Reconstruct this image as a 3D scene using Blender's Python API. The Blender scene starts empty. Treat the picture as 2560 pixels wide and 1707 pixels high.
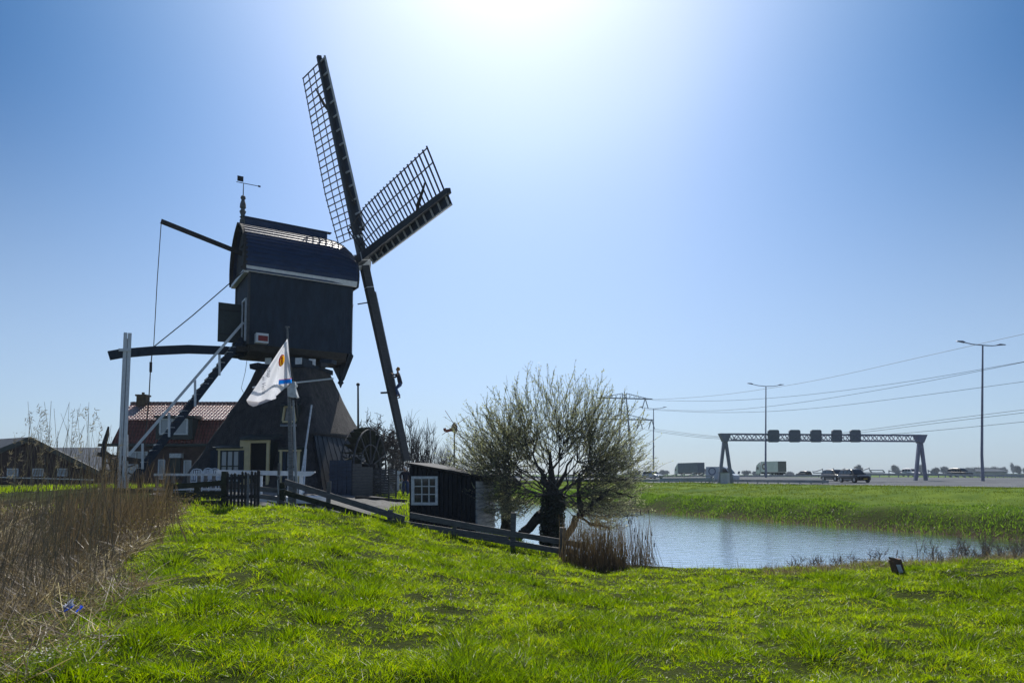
import bpy, math, random
import numpy as np
from mathutils import Vector, Matrix
random.seed(7); RNG = np.random.default_rng(7)
sc = bpy.context.scene; COL = sc.collection
PI = math.pi
# ------------------------------------------------------------------ camera model
F, PITCH, HY, CX, EYE = 1707.0, math.radians(3.5), 1186.0, 1280.0, 1.6
SH = HY-853.5-F*math.tan(PITCH); CYP = 853.5+SH
def ray(px, py):
    x = (px-CX)/F; v = -(py-CYP)/F
    return np.array([x, math.cos(PITCH)-v*math.sin(PITCH), math.sin(PITCH)+v*math.cos(PITCH)])
def at(px, py, Y):
    r = ray(px, py); k = Y/r[1]
    return np.array([r[0]*k, Y, EYE+r[2]*k])
def onplane(px, py, q, n):
    r = ray(px, py); o = np.array([0, 0, EYE]); n = np.array(n, float)
    return o+r*(np.dot(np.array(q)-o, n)/np.dot(r, n))
def V(*a): return np.array(a, float)
def unit(v): v = np.array(v, float); return v/np.linalg.norm(v)
# ------------------------------------------------------------------ noise + ground
_perm = np.random.default_rng(3).random((256, 256))
def vnoise(x, y):
    xi = np.floor(x).astype(int); yi = np.floor(y).astype(int); fx = x-xi; fy = y-yi
    fx = fx*fx*(3-2*fx); fy = fy*fy*(3-2*fy)
    g = lambda a, b: _perm[a % 256, b % 256]
    return (g(xi, yi)*(1-fx)+g(xi+1, yi)*fx)*(1-fy)+(g(xi, yi+1)*(1-fx)+g(xi+1, yi+1)*fx)*fy
def sstep(a, b, x):
    t = np.clip((x-a)/(b-a), 0, 1); return t*t*(3-2*t)
WZ = -1.6
WPOLY = [(80, -10), (60, 13), (40, 17), (20, 19.5), (12, 20.2), (5, 20.4), (2.9, 22), (2.4, 26), (.8, 28), (-.8, 31), (-2, 40), (-12, 70),
         (-45, 130), (-90, 210), (-66, 210), (-21, 120), (-2.2, 84), (11, 59), (24.7, 33), (38.7, 6.5), (47, -10)]
def poly_sd(X, Y, P):
    P = np.array(P, float); d = np.full(X.shape, 1e9); ins = np.zeros(X.shape, bool)
    for i in range(len(P)):
        a = P[i]; b = P[(i+1) % len(P)]; e = b-a
        t = np.clip(((X-a[0])*e[0]+(Y-a[1])*e[1])/(e@e), 0, 1)
        d = np.minimum(d, np.hypot(X-a[0]-t*e[0], Y-a[1]-t*e[1]))
        c = ((a[1] > Y) != (b[1] > Y)) & (X < (b[0]-a[0])*(Y-a[1])/((b[1]-a[1]) if b[1] != a[1] else 1e-9)+a[0])
        ins ^= c
    return np.where(ins, -d, d)
CRX = [-30, -14, -11.5, -9.2, -7, -5.6, -3.85, -2, -.3, 1.35, 2.3, 3.1, 6, 9.6, 12, 30]
CRZ = [.4, .4, .40, .56, .61, .60, .32, -.22, -.46, -.70, -.78, -.72, -.70, -.58, -.40, -.2]
CRY = [19, 19, 19, 19, 19, 19, 18.6, 18.3, 18, 17, 16, 15, 15, 15.5, 16, 18]
YX = [-60, -25, -16, -11, -9, -6, -3, 0, 3, 60]
YZ = [.7, .8, .9, .85, .5, .2, -.15, -.55, -.8, -.8]
RD, RN, R0 = V(-.596, .803), V(.803, .596), V(47, 63)
def hroad(X, Y):
    d = (X-R0[0])*RN[0]+(Y-R0[1])*RN[1]
    return .43+.0175*np.clip(d, 0, 40), d
def gz(X, Y):
    X = np.asarray(X, float); Y = np.asarray(Y, float)
    Xc = X*np.sqrt(18/np.clip(Y, 7, 18.))
    zc = np.interp(Xc, CRX, CRZ); yc = np.interp(Xc, CRX, CRY)
    t = sstep(3.5, 1, (yc-Y)/4)*0+np.clip((Y-4)/(yc-4), 0, 1)
    zf = zc*t**.85
    zb = np.interp(X, YX, YZ)
    z = zf*(1-sstep(0, 3.5, Y-yc))+zb*sstep(0, 3.5, Y-yc)
    # reed ditch on the left of the dyke
    bx = np.interp(Y, [0, 6.7, 8.1, 11, 15, 19, 24], [-4.6, -4.8, -4.9, -5.9, -7.4, -9.0, -11])
    dd = bx-X
    dit = sstep(0, 2.2, dd)*(1-sstep(21, 25, Y))*(1-sstep(9, 14, dd))
    z = z-dit*.75
    # small lumps
    near = 1-sstep(30, 60, Y)
    z = z+near*((vnoise(X*.9, Y*.9)-.5)*.14+(vnoise(X*2.3+9, Y*2.3)-.5)*.12)
    zr, d = hroad(X, Y)
    sd = poly_sd(X, Y, WPOLY)
    # far side of the water
    farside = (X-24.7)*.885+(Y-33)*.466
    fb = -.42+(zr+.42)*sstep(3, 22, farside)
    fb = fb+((vnoise(X*.5+3, Y*.5)-.5)*.40+(vnoise(X*1.1+13, Y*1.1)-.5)*.16)*(1-sstep(20, 27, farside))
    fb = np.where(d > -1.5, np.where(d > 55, .75, zr-.12), fb)
    z = np.where(farside > -.5, fb, z)
    k = sstep(0, 3.2, sd)
    kf = np.where(farside > -.5, sstep(-.3, 3.6, sd), k)
    under = -1.75-sstep(0, 2, -sd)*.9
    return under+(z-under)*kf
# ------------------------------------------------------------------ materials
MATS = {}
def nd(nt, t, **k):
    n = nt.nodes.new(t)
    for a, b in k.items(): setattr(n, a, b)
    return n
def mat(name, col, rough=.8, var=.25, scale=4, bump=.0, metal=0, stretch=(1, 1, 1), col2=None, spec=.4, bscale=None, coat=0, bd=.05):
    m = bpy.data.materials.new(name); m.use_nodes = True; nt = m.node_tree; L = nt.links.new
    b = nt.nodes['Principled BSDF']
    tc = nd(nt, 'ShaderNodeTexCoord'); mp = nd(nt, 'ShaderNodeMapping'); mp.inputs['Scale'].default_value = stretch
    L(tc.outputs['Object'], mp.inputs[0])
    n = nd(nt, 'ShaderNodeTexNoise'); n.inputs['Scale'].default_value = scale; n.inputs['Detail'].default_value = 6; n.inputs['Roughness'].default_value = .65
    L(mp.outputs[0], n.inputs['Vector'])
    r = nd(nt, 'ShaderNodeValToRGB'); c = V(*col); c2 = V(*col2) if col2 is not None else c*(1-var)
    hi = c*(1+var) if col2 is None else c
    r.color_ramp.elements[0].position = .3; r.color_ramp.elements[1].position = .7
    r.color_ramp.elements[0].color = (*c2, 1); r.color_ramp.elements[1].color = (*np.minimum(hi, 1), 1)
    L(n.outputs[0], r.inputs[0]); L(r.outputs[0], b.inputs['Base Color'])
    b.inputs['Roughness'].default_value = rough; b.inputs['Metallic'].default_value = metal
    b.inputs['Specular IOR Level'].default_value = spec; b.inputs['Coat Weight'].default_value = coat
    if bump:
        n2 = nd(nt, 'ShaderNodeTexNoise'); n2.inputs['Scale'].default_value = bscale or scale*4; n2.inputs['Detail'].default_value = 5
        L(mp.outputs[0], n2.inputs['Vector'])
        bp = nd(nt, 'ShaderNodeBump'); bp.inputs['Strength'].default_value = bump; bp.inputs['Distance'].default_value = bd
        L(n2.outputs[0], bp.inputs['Height']); L(bp.outputs[0], b.inputs['Normal'])
    MATS[name] = m; return m
def leafmat(name, c1, c2, trans=.5, rough=.45, gloss=.08, c3=None, tcol=2.2, bl=.6):
    m = bpy.data.materials.new(name); m.use_nodes = True; nt = m.node_tree; L = nt.links.new
    nt.nodes.remove(nt.nodes['Principled BSDF']); out = nt.nodes['Material Output']
    at_ = nd(nt, 'ShaderNodeAttribute'); at_.attribute_name = 'tint'
    r = nd(nt, 'ShaderNodeValToRGB'); r.color_ramp.elements[0].color = (*c1, 1); r.color_ramp.elements[1].color = (*c2, 1)
    if c3 is not None:
        r.color_ramp.elements[1].position = .9; e = r.color_ramp.elements.new(.97); e.color = (*c3, 1)
    L(at_.outputs['Fac'], r.inputs[0])
    d = nd(nt, 'ShaderNodeBsdfDiffuse'); t = nd(nt, 'ShaderNodeBsdfTranslucent'); g = nd(nt, 'ShaderNodeBsdfGlossy'); g.inputs['Roughness'].default_value = rough
    mul = nd(nt, 'ShaderNodeMix', data_type='RGBA', blend_type='MULTIPLY'); mul.inputs[0].default_value = 1; mul.inputs[7].default_value = (tcol, tcol, tcol*bl, 1)
    L(r.outputs[0], mul.inputs[6]); L(r.outputs[0], d.inputs[0]); L(mul.outputs[2], t.inputs[0])
    m1 = nd(nt, 'ShaderNodeMixShader'); m1.inputs[0].default_value = trans; L(d.outputs[0], m1.inputs[1]); L(t.outputs[0], m1.inputs[2])
    m2 = nd(nt, 'ShaderNodeMixShader'); m2.inputs[0].default_value = gloss; L(m1.outputs[0], m2.inputs[1]); L(g.outputs[0], m2.inputs[2])
    L(m2.outputs[0], out.inputs['Surface']); MATS[name] = m; return m
def glassmat(name, col=(.05, .06, .07), rough=.05):
    m = bpy.data.materials.new(name); m.use_nodes = True; b = m.node_tree.nodes['Principled BSDF']
    b.inputs['Base Color'].default_value = (*col, 1); b.inputs['Roughness'].default_value = rough; b.inputs['Specular IOR Level'].default_value = .8
    MATS[name] = m; return m
def waves(m, scale, axis='X', strength=.5, dark=.6, dist=.03, profile='SAW', w2=None):
    """plank, tile or brick courses: a wave texture on bump and colour"""
    nt = m.node_tree; L = nt.links.new; b = nt.nodes['Principled BSDF']
    tc = nd(nt, 'ShaderNodeTexCoord')
    w = nd(nt, 'ShaderNodeTexWave', wave_type='BANDS', bands_direction=axis, wave_profile=profile); w.inputs['Scale'].default_value = scale; w.inputs['Distortion'].default_value = 0.15
    L(tc.outputs['Object'], w.inputs['Vector'])
    src = w.outputs['Fac']
    if w2:
        v = nd(nt, 'ShaderNodeTexWave', wave_type='BANDS', bands_direction=w2[1], wave_profile='SIN'); v.inputs['Scale'].default_value = w2[0]; L(tc.outputs['Object'], v.inputs['Vector'])
        mx = nd(nt, 'ShaderNodeMath', operation='MULTIPLY'); L(w.outputs['Fac'], mx.inputs[0]); L(v.outputs['Fac'], mx.inputs[1]); src = mx.outputs[0]
    rr = nd(nt, 'ShaderNodeValToRGB'); rr.color_ramp.elements[0].color = (dark,)*3+(1,); rr.color_ramp.elements[0].position = .02; rr.color_ramp.elements[1].position = .2; L(src, rr.inputs[0])
    old = b.inputs['Base Color'].links[0].from_socket
    mul = nd(nt, 'ShaderNodeMix', data_type='RGBA', blend_type='MULTIPLY'); mul.inputs[0].default_value = 1; L(old, mul.inputs[6]); L(rr.outputs[0], mul.inputs[7]); L(mul.outputs[2], b.inputs['Base Color'])
    bp = nd(nt, 'ShaderNodeBump'); bp.inputs['Strength'].default_value = strength; bp.inputs['Distance'].default_value = dist; L(src, bp.inputs['Height'])
    if b.inputs['Normal'].links: L(b.inputs['Normal'].links[0].from_socket, bp.inputs['Normal'])
    L(bp.outputs[0], b.inputs['Normal'])
    return m
M = MATS
mat('black_boards', (.016, .030, .052), .75, .3, 3, .3, stretch=(1, 1, .3), spec=.25)
mat('navy_boards', (.018, .034, .068), .55, .35, 3, .25, stretch=(.5, .5, 3), spec=.4)
mat('roof_boards', (.012, .034, .095), .42, .4, 3, .25, stretch=(.5, .5, 3), spec=.35)
mat('tar_black', (.008, .012, .018), .7, .3, 3, .3, spec=.2)
mat('tarred', (.007, .011, .018), .5, .3, 3, .3, spec=.25)
mat('thatch', (.105, .102, .105), .95, .0, 3.5, 1., col2=(.040, .040, .044), bscale=26, stretch=(1, 1, .45), bd=.22)
mat('white_paint', (.62, .66, .70), .5, .12, 5)
mat('old_white', (.55, .58, .60), .7, .25, 9, .2)
mat('cream_paint', (.60, .50, .28), .55, .1, 4)
mat('green_black', (.018, .030, .030), .5, .25, 4)
mat('interior_shade', (.006, .006, .007), .95, .1, 2)  # near-black colour standing for the unlit space inside doorways
mat('dark_wood', (.035, .034, .034), .85, .4, 5, .4, stretch=(1, 1, 3))
mat('stock_wood', (.018, .032, .048), .6, .5, 3, .3, col2=(.010, .016, .024))
mat('sail_ribs', (.42, .44, .46), .8, .25, 6, .3)
mat('lath', (.020, .022, .030), .7, .3, 6)
mat('grey_wood', (.13, .13, .13), .85, .4, 6, .5, stretch=(.6, .6, 4))
mat('grey_board', (.055, .060, .068), .85, .3, 5, .3, stretch=(.6, .6, 4))
mat('mossy_wood', (.030, .036, .020), .9, .4, 4, .4)
mat('weathered', (.26, .27, .28), .85, .0, 4, .5, col2=(.10, .11, .12), stretch=(1.2, 1.2, 7))
mat('sunlit_weathered_boards', (.50, .51, .52), .85, .0, 1.6, .25, col2=(.16, .175, .19), stretch=(1., 1., 9))  # weathered wood, paled further to stand for grazing sun
mat('red_paint', (.22, .02, .02), .6, .1, 3)
mat('rope', (.03, .03, .035), .9, .2, 20)
mat('steel', (.35, .37, .40), .45, .2, 6, metal=.7)
mat('galv', (.30, .32, .34), .5, .25, 3, metal=.3)
mat('gantry', (.17, .18, .26), .5, .2, 3, metal=.2)
mat('sign_back', (.12, .14, .175), .5, .1, 2)
mat('concrete', (.25, .25, .24), .9, .3, 2, .3)
mat('dark_concrete', (.07, .07, .07), .95, .5, 3, .4)
mat('asphalt', (.095, .105, .118), .95, .15, .6, .1, spec=.12)
mat('marking', (.6, .62, .62), .6, .1, 8)
mat('cabinet', (.50, .49, .56), .5, .15, 4)
mat('tyre', (.012, .012, .013), .8, .2, 4)
mat('rim', (.35, .36, .38), .3, .1, 4, metal=.8)
mat('car_black', (.008, .008, .010), .4, .1, 3, coat=.25, spec=.25)
mat('car_dark', (.010, .010, .014), .4, .1, 3, coat=.25, spec=.25)
mat('car_silver', (.42, .45, .48), .25, .1, 3, metal=.4)
mat('van_white', (.42, .48, .55), .4, .1, 2)
mat('truck_blue', (.07, .10, .17), .5, .2, 1)
mat('truck_white', (.74, .71, .78), .5, .1, 1)
mat('truck_grey', (.12, .11, .12), .6, .3, 3)
mat('plate', (.6, .42, .03), .5, .1, 3)
mat('lamp_red', (.5, .02, .02), .3, .1, 3)
mat('logo_blue', (.05, .07, .16), .5, .1, 3)
mat('logo_brown', (.16, .05, .05), .5, .1, 3)
mat('cloth_white_shaded', (.45, .43, .43), .9, .08, 3)  # white flag cloth with the shade of its underside put into the colour
mat('ink', (.10, .13, .22), .9, .05, 3)
mat('skin', (.45, .25, .17), .6, .1, 8)
mat('hair', (.30, .16, .03), .7, .3, 30)
mat('jumper', (.012, .014, .032), .9, .2, 20)
mat('jeans', (.03, .06, .15), .9, .25, 20)
mat('shoe', (.01, .01, .01), .6, .2, 10)
mat('bark', (.045, .042, .038), .95, .4, 8, .8)
mat('bark_light', (.075, .072, .065), .95, .4, 8, .6)
mat('twig', (.045, .040, .040), .9, .3, 8)
mat('orange_paint', (.28, .09, .05), .6, .2, 6)
mat('far_wood', (.055, .055, .062), .95, .3, .2)
mat('far_wall', (.14, .15, .16), .9, .2, .5)
mat('slate', (.07, .085, .11), .9, .25, 2, .2, spec=.15); waves(MATS['slate'], 2.2, 'X', .5, .75)
mat('barn_wall', (.030, .010, .010), .9, .3, 3, .2); waves(MATS['barn_wall'], 2.2, 'X', .4, .5)
mat('brick', (.075, .048, .042), .9, .35, 3, .3); waves(MATS['brick'], 5.2, 'Z', .4, 1.8, w2=None)
mat('tile_red', (.17, .048, .036), .75, .35, 2.5, .2); waves(MATS['tile_red'], 1.05, 'Z', .9, .45, .08, 'SAW', (1.25, 'X'))
mat('tile_top', (.34, .15, .11), .35, .35, 2.5, .2, spec=1.); waves(MATS['tile_top'], 1.1, 'Y', 1.0, .12, .16, 'SIN', (1.1, 'X'))
mat('chimney', (.10, .07, .035), .9, .4, 4, .3)
mat('wet_soil', (.05, .045, .03), .95, .4, 3, .4)
glassmat('glass', (.02, .03, .04)); glassmat('glass_pale', (.22, .27, .32), .15); glassmat('glass_car', (.01, .012, .015), .04)
leafmat('grass', (.020, .048, .001), (.150, .205, .0015), .68, .36, .025, c3=(.26, .24, .05), tcol=2.95, bl=.1)
leafmat('grass_far', (.045, .075, .004), (.11, .145, .008), .5, .5, .012, tcol=1.9, bl=.2)
leafmat('weeds', (.016, .045, .006), (.11, .19, .016), .55, .4, .04, tcol=2.2, bl=.3)
leafmat('reed', (.040, .030, .022), (.27, .215, .160), .4, .45, .05, c3=(.62, .55, .47), tcol=1.5)
leafmat('reed_red', (.045, .034, .026), (.20, .145, .10), .3, .5, .04, tcol=1.3)
leafmat('cloth_white', (.80, .82, .87), (.80, .82, .87), .5, .6, .02, tcol=1., bl=1.)
for n_, c_ in (('cloth_blue', (.01, .26, .70)), ('cloth_red', (.75, .05, .02)), ('cloth_yellow', (.95, .66, .02))): leafmat(n_, c_, c_, .6, .6, .01, tcol=1.25, bl=1.25)
leafmat('reed_tall', (.05, .045, .042), (.16, .145, .13), .25, .5, .03, tcol=1.0)
leafmat('plume', (.08, .07, .065), (.28, .25, .23), .35, .6, .02, tcol=1.2)
leafmat('willow_leaf', (.14, .155, .105), (.36, .38, .28), .5, .45, .07, tcol=1.55)
leafmat('ivy', (.012, .022, .010), (.03, .05, .02), .2, .4, .08, tcol=1.2)
leafmat('yellow_flower', (.12, .10, .03), (.28, .24, .07), .3, .6, .02, tcol=1.1)
leafmat('white_flower_glint', (.6, .62, .58), (.8, .8, .78), .3, .6, .02, tcol=1.)  # daisy petals, also the specks that stand for glints in the grass
# ------------------------------------------------------------------ mesh builder and scene helpers
ORG = {}
def setp(o, label=None, cat=None, group=None, kind=None):
    for k, v in (('label', label), ('category', cat), ('group', group), ('kind', kind)):
        if v: o[k] = v
    return o
def thing(name, label, cat, loc, group=None):
    o = bpy.data.objects.new(name, None); COL.objects.link(o); o.empty_display_size = .3
    o.location = tuple(loc); ORG[o.name] = V(*loc); return setp(o, label, cat, group)
def link(name, me, parent=None, origin=None, mats=None):
    o = bpy.data.objects.new(name, me); COL.objects.link(o)
    if parent is not None: o.parent = parent; ORG[o.name] = ORG[parent.name]
    else:
        ORG[o.name] = V(*(origin if origin is not None else (0, 0, 0))); o.location = tuple(ORG[o.name])
    return o
class MB:
    def __init__(s): s.v = []; s.f = []; s.m = []
    def add(s, vs, fs, mi=0):
        b = len(s.v); s.v += [tuple(map(float, p)) for p in vs]; s.f += [tuple(b+i for i in f) for f in fs]; s.m += [mi]*len(fs); return s
    def beam(s, p0, p1, w, h=None, up=(0, 0, 1), mi=0, w1=None, h1=None):
        """a squared timber from p0 to p1, w across and h along up"""
        h = w if h is None else h; w1 = w if w1 is None else w1; h1 = h if h1 is None else h1
        p0, p1 = V(*p0), V(*p1); d = unit(p1-p0); up = V(*up)
        if abs(d@unit(up)) > .99: up = V(1, 0, 0) if abs(d[0]) < .9 else V(0, 1, 0)
        x = unit(np.cross(d, up)); y = np.cross(x, d); vs = []
        for p, a, b in ((p0, w, h), (p1, w1, h1)):
            for i, j in ((-1, -1), (1, -1), (1, 1), (-1, 1)): vs.append(p+x*i*a/2+y*j*b/2)
        return s.add(vs, [(3, 2, 1, 0), (4, 5, 6, 7), (0, 1, 5, 4), (1, 2, 6, 5), (2, 3, 7, 6), (3, 0, 4, 7)], mi)
    def box(s, c, ex, ey, ez, mi=0):
        """box at centre c with half-axis vectors ex, ey, ez"""
        c, ex, ey, ez = (V(*q) for q in (c, ex, ey, ez)); vs = [c+i*ex+j*ey+k*ez for k in (-1, 1) for i, j in ((-1, -1), (1, -1), (1, 1), (-1, 1))]
        return s.add(vs, [(3, 2, 1, 0), (4, 5, 6, 7), (0, 1, 5, 4), (1, 2, 6, 5), (2, 3, 7, 6), (3, 0, 4, 7)], mi)
    def tube(s, pts, r, n=8, mi=0, cap=True):
        pts = [V(*p) for p in pts]; rs = r if hasattr(r, '__len__') else [r]*len(pts); vs = []; fs = []
        for i, p in enumerate(pts):
            d = unit(pts[min(i+1, len(pts)-1)]-pts[max(i-1, 0)]); up = V(0, 0, 1) if abs(d[2]) < .95 else V(1, 0, 0)
            x = unit(np.cross(d, up)); y = np.cross(d, x)
            for k in range(n):
                a = 2*PI*k/n; vs.append(p+rs[i]*(x*math.cos(a)+y*math.sin(a)))
        for i in range(len(pts)-1):
            for k in range(n): fs.append((i*n+k, i*n+(k+1) % n, (i+1)*n+(k+1) % n, (i+1)*n+k))
        if cap: fs += [tuple(range(n-1, -1, -1)), tuple(range((len(pts)-1)*n, len(pts)*n))]
        return s.add(vs, fs, mi)
    def prism(s, poly, d, mi=0):
        """polygon (3-D points) extruded by vector d"""
        n = len(poly); a = [V(*p) for p in poly]; d = V(*d)
        return s.add(a+[p+d for p in a], [tuple(range(n-1, -1, -1)), tuple(range(n, 2*n))]+[(i, (i+1) % n, n+(i+1) % n, n+i) for i in range(n)], mi)
    def quad(s, a, b, c, d, mi=0): return s.add([a, b, c, d], [(0, 1, 2, 3)], mi)
    def build(s, name, mats, parent=None, origin=None, smooth=False, bevel=0, label=None):
        o0 = ORG[parent.name] if parent is not None else V(*(origin if origin is not None else (0, 0, 0)))
        me = bpy.data.meshes.new(name); vv = np.array(s.v)-o0
        me.from_pydata([tuple(p) for p in vv], [], s.f)
        mats = mats if isinstance(mats, (list, tuple)) else [mats]
        for m in mats: me.materials.append(M[m])
        if len(mats) > 1: me.polygons.foreach_set('material_index', s.m)
        if smooth: me.polygons.foreach_set('use_smooth', [True]*len(me.polygons))
        me.update(); o = link(name, me, parent, origin)
        if bevel:
            b = o.modifiers.new('b', 'BEVEL'); b.width = bevel; b.segments = 2; b.limit_method = 'ANGLE'
        if label: o['label'] = label
        return o
def copy_tree(o, parent=None):
    c = o.copy(); COL.objects.link(c)
    if parent is not None: c.parent = parent
    for ch in list(o.children): copy_tree(ch, c)
    return c
def npmesh(name, verts, faces_q=None, faces_t=None, mats='bark', parent=None, origin=(0, 0, 0), tint=None, smooth=False):
    """large meshes straight from arrays"""
    o0 = ORG[parent.name] if parent is not None else V(*origin)
    me = bpy.data.meshes.new(name); nv = len(verts); me.vertices.add(nv)
    me.vertices.foreach_set('co', (verts-o0).astype(np.float32).ravel())
    nq = 0 if faces_q is None else len(faces_q); ntt = 0 if faces_t is None else len(faces_t)
    loops = np.concatenate([a.ravel() for a in (faces_q, faces_t) if a is not None]).astype(np.int32)
    me.loops.add(len(loops)); me.loops.foreach_set('vertex_index', loops)
    me.polygons.add(nq+ntt)
    st = np.concatenate([np.arange(nq)*4, nq*4+np.arange(ntt)*3]).astype(np.int32)
    me.polygons.foreach_set('loop_start', st)
    me.polygons.foreach_set('loop_total', np.concatenate([np.full(nq, 4), np.full(ntt, 3)]).astype(np.int32))
    me.polygons.foreach_set('use_smooth', np.full(nq+ntt, smooth))
    if tint is not None:
        a = me.attributes.new('tint', 'FLOAT', 'POINT'); a.data.foreach_set('value', tint.astype(np.float32))
    me.update(calc_edges=True)
    for m in (mats if isinstance(mats, (list, tuple)) else [mats]): me.materials.append(M[m])
    return link(name, me, parent, origin)
def ribbons(P, D, Ln, W, bend, nseg=2, side=None, tint=None, taper=1.):
    """many flat blades: base P, direction D (unit), length, width, bend vector (n,3). returns verts, quads, tint"""
    n = len(P); rnd = RNG.normal(size=(n, 3))
    if side is None: side = np.cross(D, rnd); side[:, 2] *= .4
    side /= np.linalg.norm(side, axis=1)[:, None]+1e-9
    rows = []
    for k in range(nseg+1):
        t = k/nseg; c = P+D*(Ln*t)[:, None]+bend*(Ln*t*t)[:, None]
        w = (W*(1-taper*t**1.6)*.5+.0004)[:, None]
        rows += [c-side*w, c+side*w]
    vs = np.stack(rows, 1).reshape(-1, 3); m = 2*(nseg+1)
    base = (np.arange(n)*m)[:, None, None]
    q = np.array([[2*k, 2*k+1, 2*k+3, 2*k+2] for k in range(nseg)])[None]
    f = (base+q).reshape(-1, 4)
    tt = np.repeat(tint if tint is not None else RNG.random(n), m)
    return vs, f, tt
def merge(parts):
    vs, fs, ts = [], [], []; b = 0
    for v, f, t in parts: vs.append(v); fs.append(f+b); ts.append(t); b += len(v)
    return np.concatenate(vs), np.concatenate(fs), np.concatenate(ts)
def segtubes(S, n=4):
    """S: (m,8) p0,p1,r0,r1 → tube verts, quads"""
    S = np.array(S, float); p0, p1, r0, r1 = S[:, :3], S[:, 3:6], S[:, 6], S[:, 7]
    d = p1-p0; d /= np.linalg.norm(d, axis=1)[:, None]+1e-9
    up = np.where((np.abs(d[:, 2]) < .9)[:, None], V(0, 0, 1), V(1, 0, 0)); x = np.cross(d, up); x /= np.linalg.norm(x, axis=1)[:, None]; y = np.cross(d, x)
    rows = []
    for p, r in ((p0, r0), (p1, r1)):
        for k in range(n):
            a = 2*PI*k/n; rows.append(p+(x*math.cos(a)+y*math.sin(a))*r[:, None])
    vs = np.stack(rows, 1).reshape(-1, 3); base = (np.arange(len(S))*2*n)[:, None, None]
    q = np.array([[k, (k+1) % n, n+(k+1) % n, n+k] for k in range(n)])[None]
    return vs, (base+q).reshape(-1, 4)
def gpoint(px, Y, dz=0):
    X = (px-CX)/F*Y; return V(X, Y, float(gz(X, Y))+dz)
# ------------------------------------------------------------------ camera, sun, sky
cam = bpy.data.cameras.new('camera'); co = bpy.data.objects.new('camera', cam); COL.objects.link(co); sc.camera = co
cam.lens = 24; cam.sensor_width = 36; cam.shift_y = SH/2560; cam.clip_end = 6000; cam.clip_start = .05
co.location = (0, 0, EYE); co.rotation_euler = (PI/2+PITCH, 0, 0)
SUN_EL, SUN_AZ = math.radians(48), math.radians(0)
w = bpy.data.worlds.new('World'); sc.world = w; w.use_nodes = True; nt = w.node_tree; L = nt.links.new
sky = nd(nt, 'ShaderNodeTexSky', sky_type='NISHITA'); sky.sun_disc = False; sky.sun_elevation = SUN_EL; sky.sun_rotation = SUN_AZ
sky.air_density = .7; sky.dust_density = 1.0; sky.ozone_density = 6.0; sky.altitude = 0
bg = nt.nodes['Background']; bg.inputs['Strength'].default_value = .084
# clear spring air: deeper blue away from the sun's azimuth and upwards, a little more light close to the sun
gmn = nd(nt, 'ShaderNodeGamma'); gmn.inputs[1].default_value = 1.22; L(sky.outputs[0], gmn.inputs[0])
wtc = nd(nt, 'ShaderNodeTexCoord'); sep = nd(nt, 'ShaderNodeSeparateXYZ'); L(wtc.outputs['Generated'], sep.inputs[0])
def mth(op, a, b=None, c=None):
    n = nd(nt, 'ShaderNodeMath', operation=op)
    for i, v in enumerate((a, b, c)):
        if v is None: continue
        if isinstance(v, (int, float)): n.inputs[i].default_value = v
        else: L(v, n.inputs[i])
    return n.outputs[0]
def mrange(v, a, b, c, d):
    n = nd(nt, 'ShaderNodeMapRange', interpolation_type='SMOOTHSTEP')
    L(v, n.inputs[0])
    for i, q in enumerate((a, b, c, d)): n.inputs[i+1].default_value = q
    return n.outputs[0]
x2 = mth('MAXIMUM', mth('SUBTRACT', mth('MULTIPLY', sep.outputs[0], sep.outputs[0]), .04), 0.)
side = mth('SUBTRACT', 1., mth('MULTIPLY', mth('MINIMUM', mth('MULTIPLY', x2, 1.75), .6), mrange(sep.outputs[2], .0, .55, .05, 1.)))
dt_ = nd(nt, 'ShaderNodeVectorMath', operation='DOT_PRODUCT'); L(wtc.outputs['Generated'], dt_.inputs[0]); dt_.inputs[1].default_value = (0, math.cos(SUN_EL), math.sin(SUN_EL))
tnt = nd(nt, 'ShaderNodeMix', data_type='RGBA', blend_type='MULTIPLY'); tnt.inputs[0].default_value = 1; tnt.inputs[7].default_value = (.96, 1.0, .93, 1); L(gmn.outputs[0], tnt.inputs[6])
gain = mth('MULTIPLY', mth('MULTIPLY', 1., mth('MULTIPLY', mrange(dt_.outputs['Value'], .60, .93, .86, 1.06), mrange(dt_.outputs['Value'], .925, .985, 1., .86))), mrange(sep.outputs[2], -.02, .2, .90, 1.))
cc_ = nd(nt, 'ShaderNodeCombineColor'); L(mth('POWER', side, 1.7), cc_.inputs[0]); L(mth('POWER', side, .85), cc_.inputs[1]); L(mth('POWER', side, .55), cc_.inputs[2])
cs_ = nd(nt, 'ShaderNodeMix', data_type='RGBA', blend_type='MULTIPLY'); cs_.inputs[0].default_value = 1; L(tnt.outputs[2], cs_.inputs[6]); L(cc_.outputs[0], cs_.inputs[7])
cmb = nd(nt, 'ShaderNodeMix', data_type='RGBA', blend_type='MULTIPLY'); cmb.inputs[0].default_value = 1; L(cs_.outputs[2], cmb.inputs[6]); L(gain, cmb.inputs[7])
hz = nd(nt, 'ShaderNodeMix', data_type='RGBA'); hz.inputs[7].default_value = (5.2, 6.3, 7.5, 1); L(mrange(sep.outputs[2], .0, .5, .62, .0), hz.inputs[0]); L(cmb.outputs[2], hz.inputs[6]); L(hz.outputs[2], bg.inputs['Color'])
sd = bpy.data.lights.new('sun', 'SUN'); sd.energy = 5.0; sd.angle = math.radians(.6); sd.color = (1, .95, .87)
so = bpy.data.objects.new('sun', sd); COL.objects.link(so); so.location = (0, 60, 60)
sdir = V(math.sin(SUN_AZ)*math.cos(SUN_EL), math.cos(SUN_AZ)*math.cos(SUN_EL), math.sin(SUN_EL))
so.rotation_euler = Vector(sdir).to_track_quat('Z', 'Y').to_euler()
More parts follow.
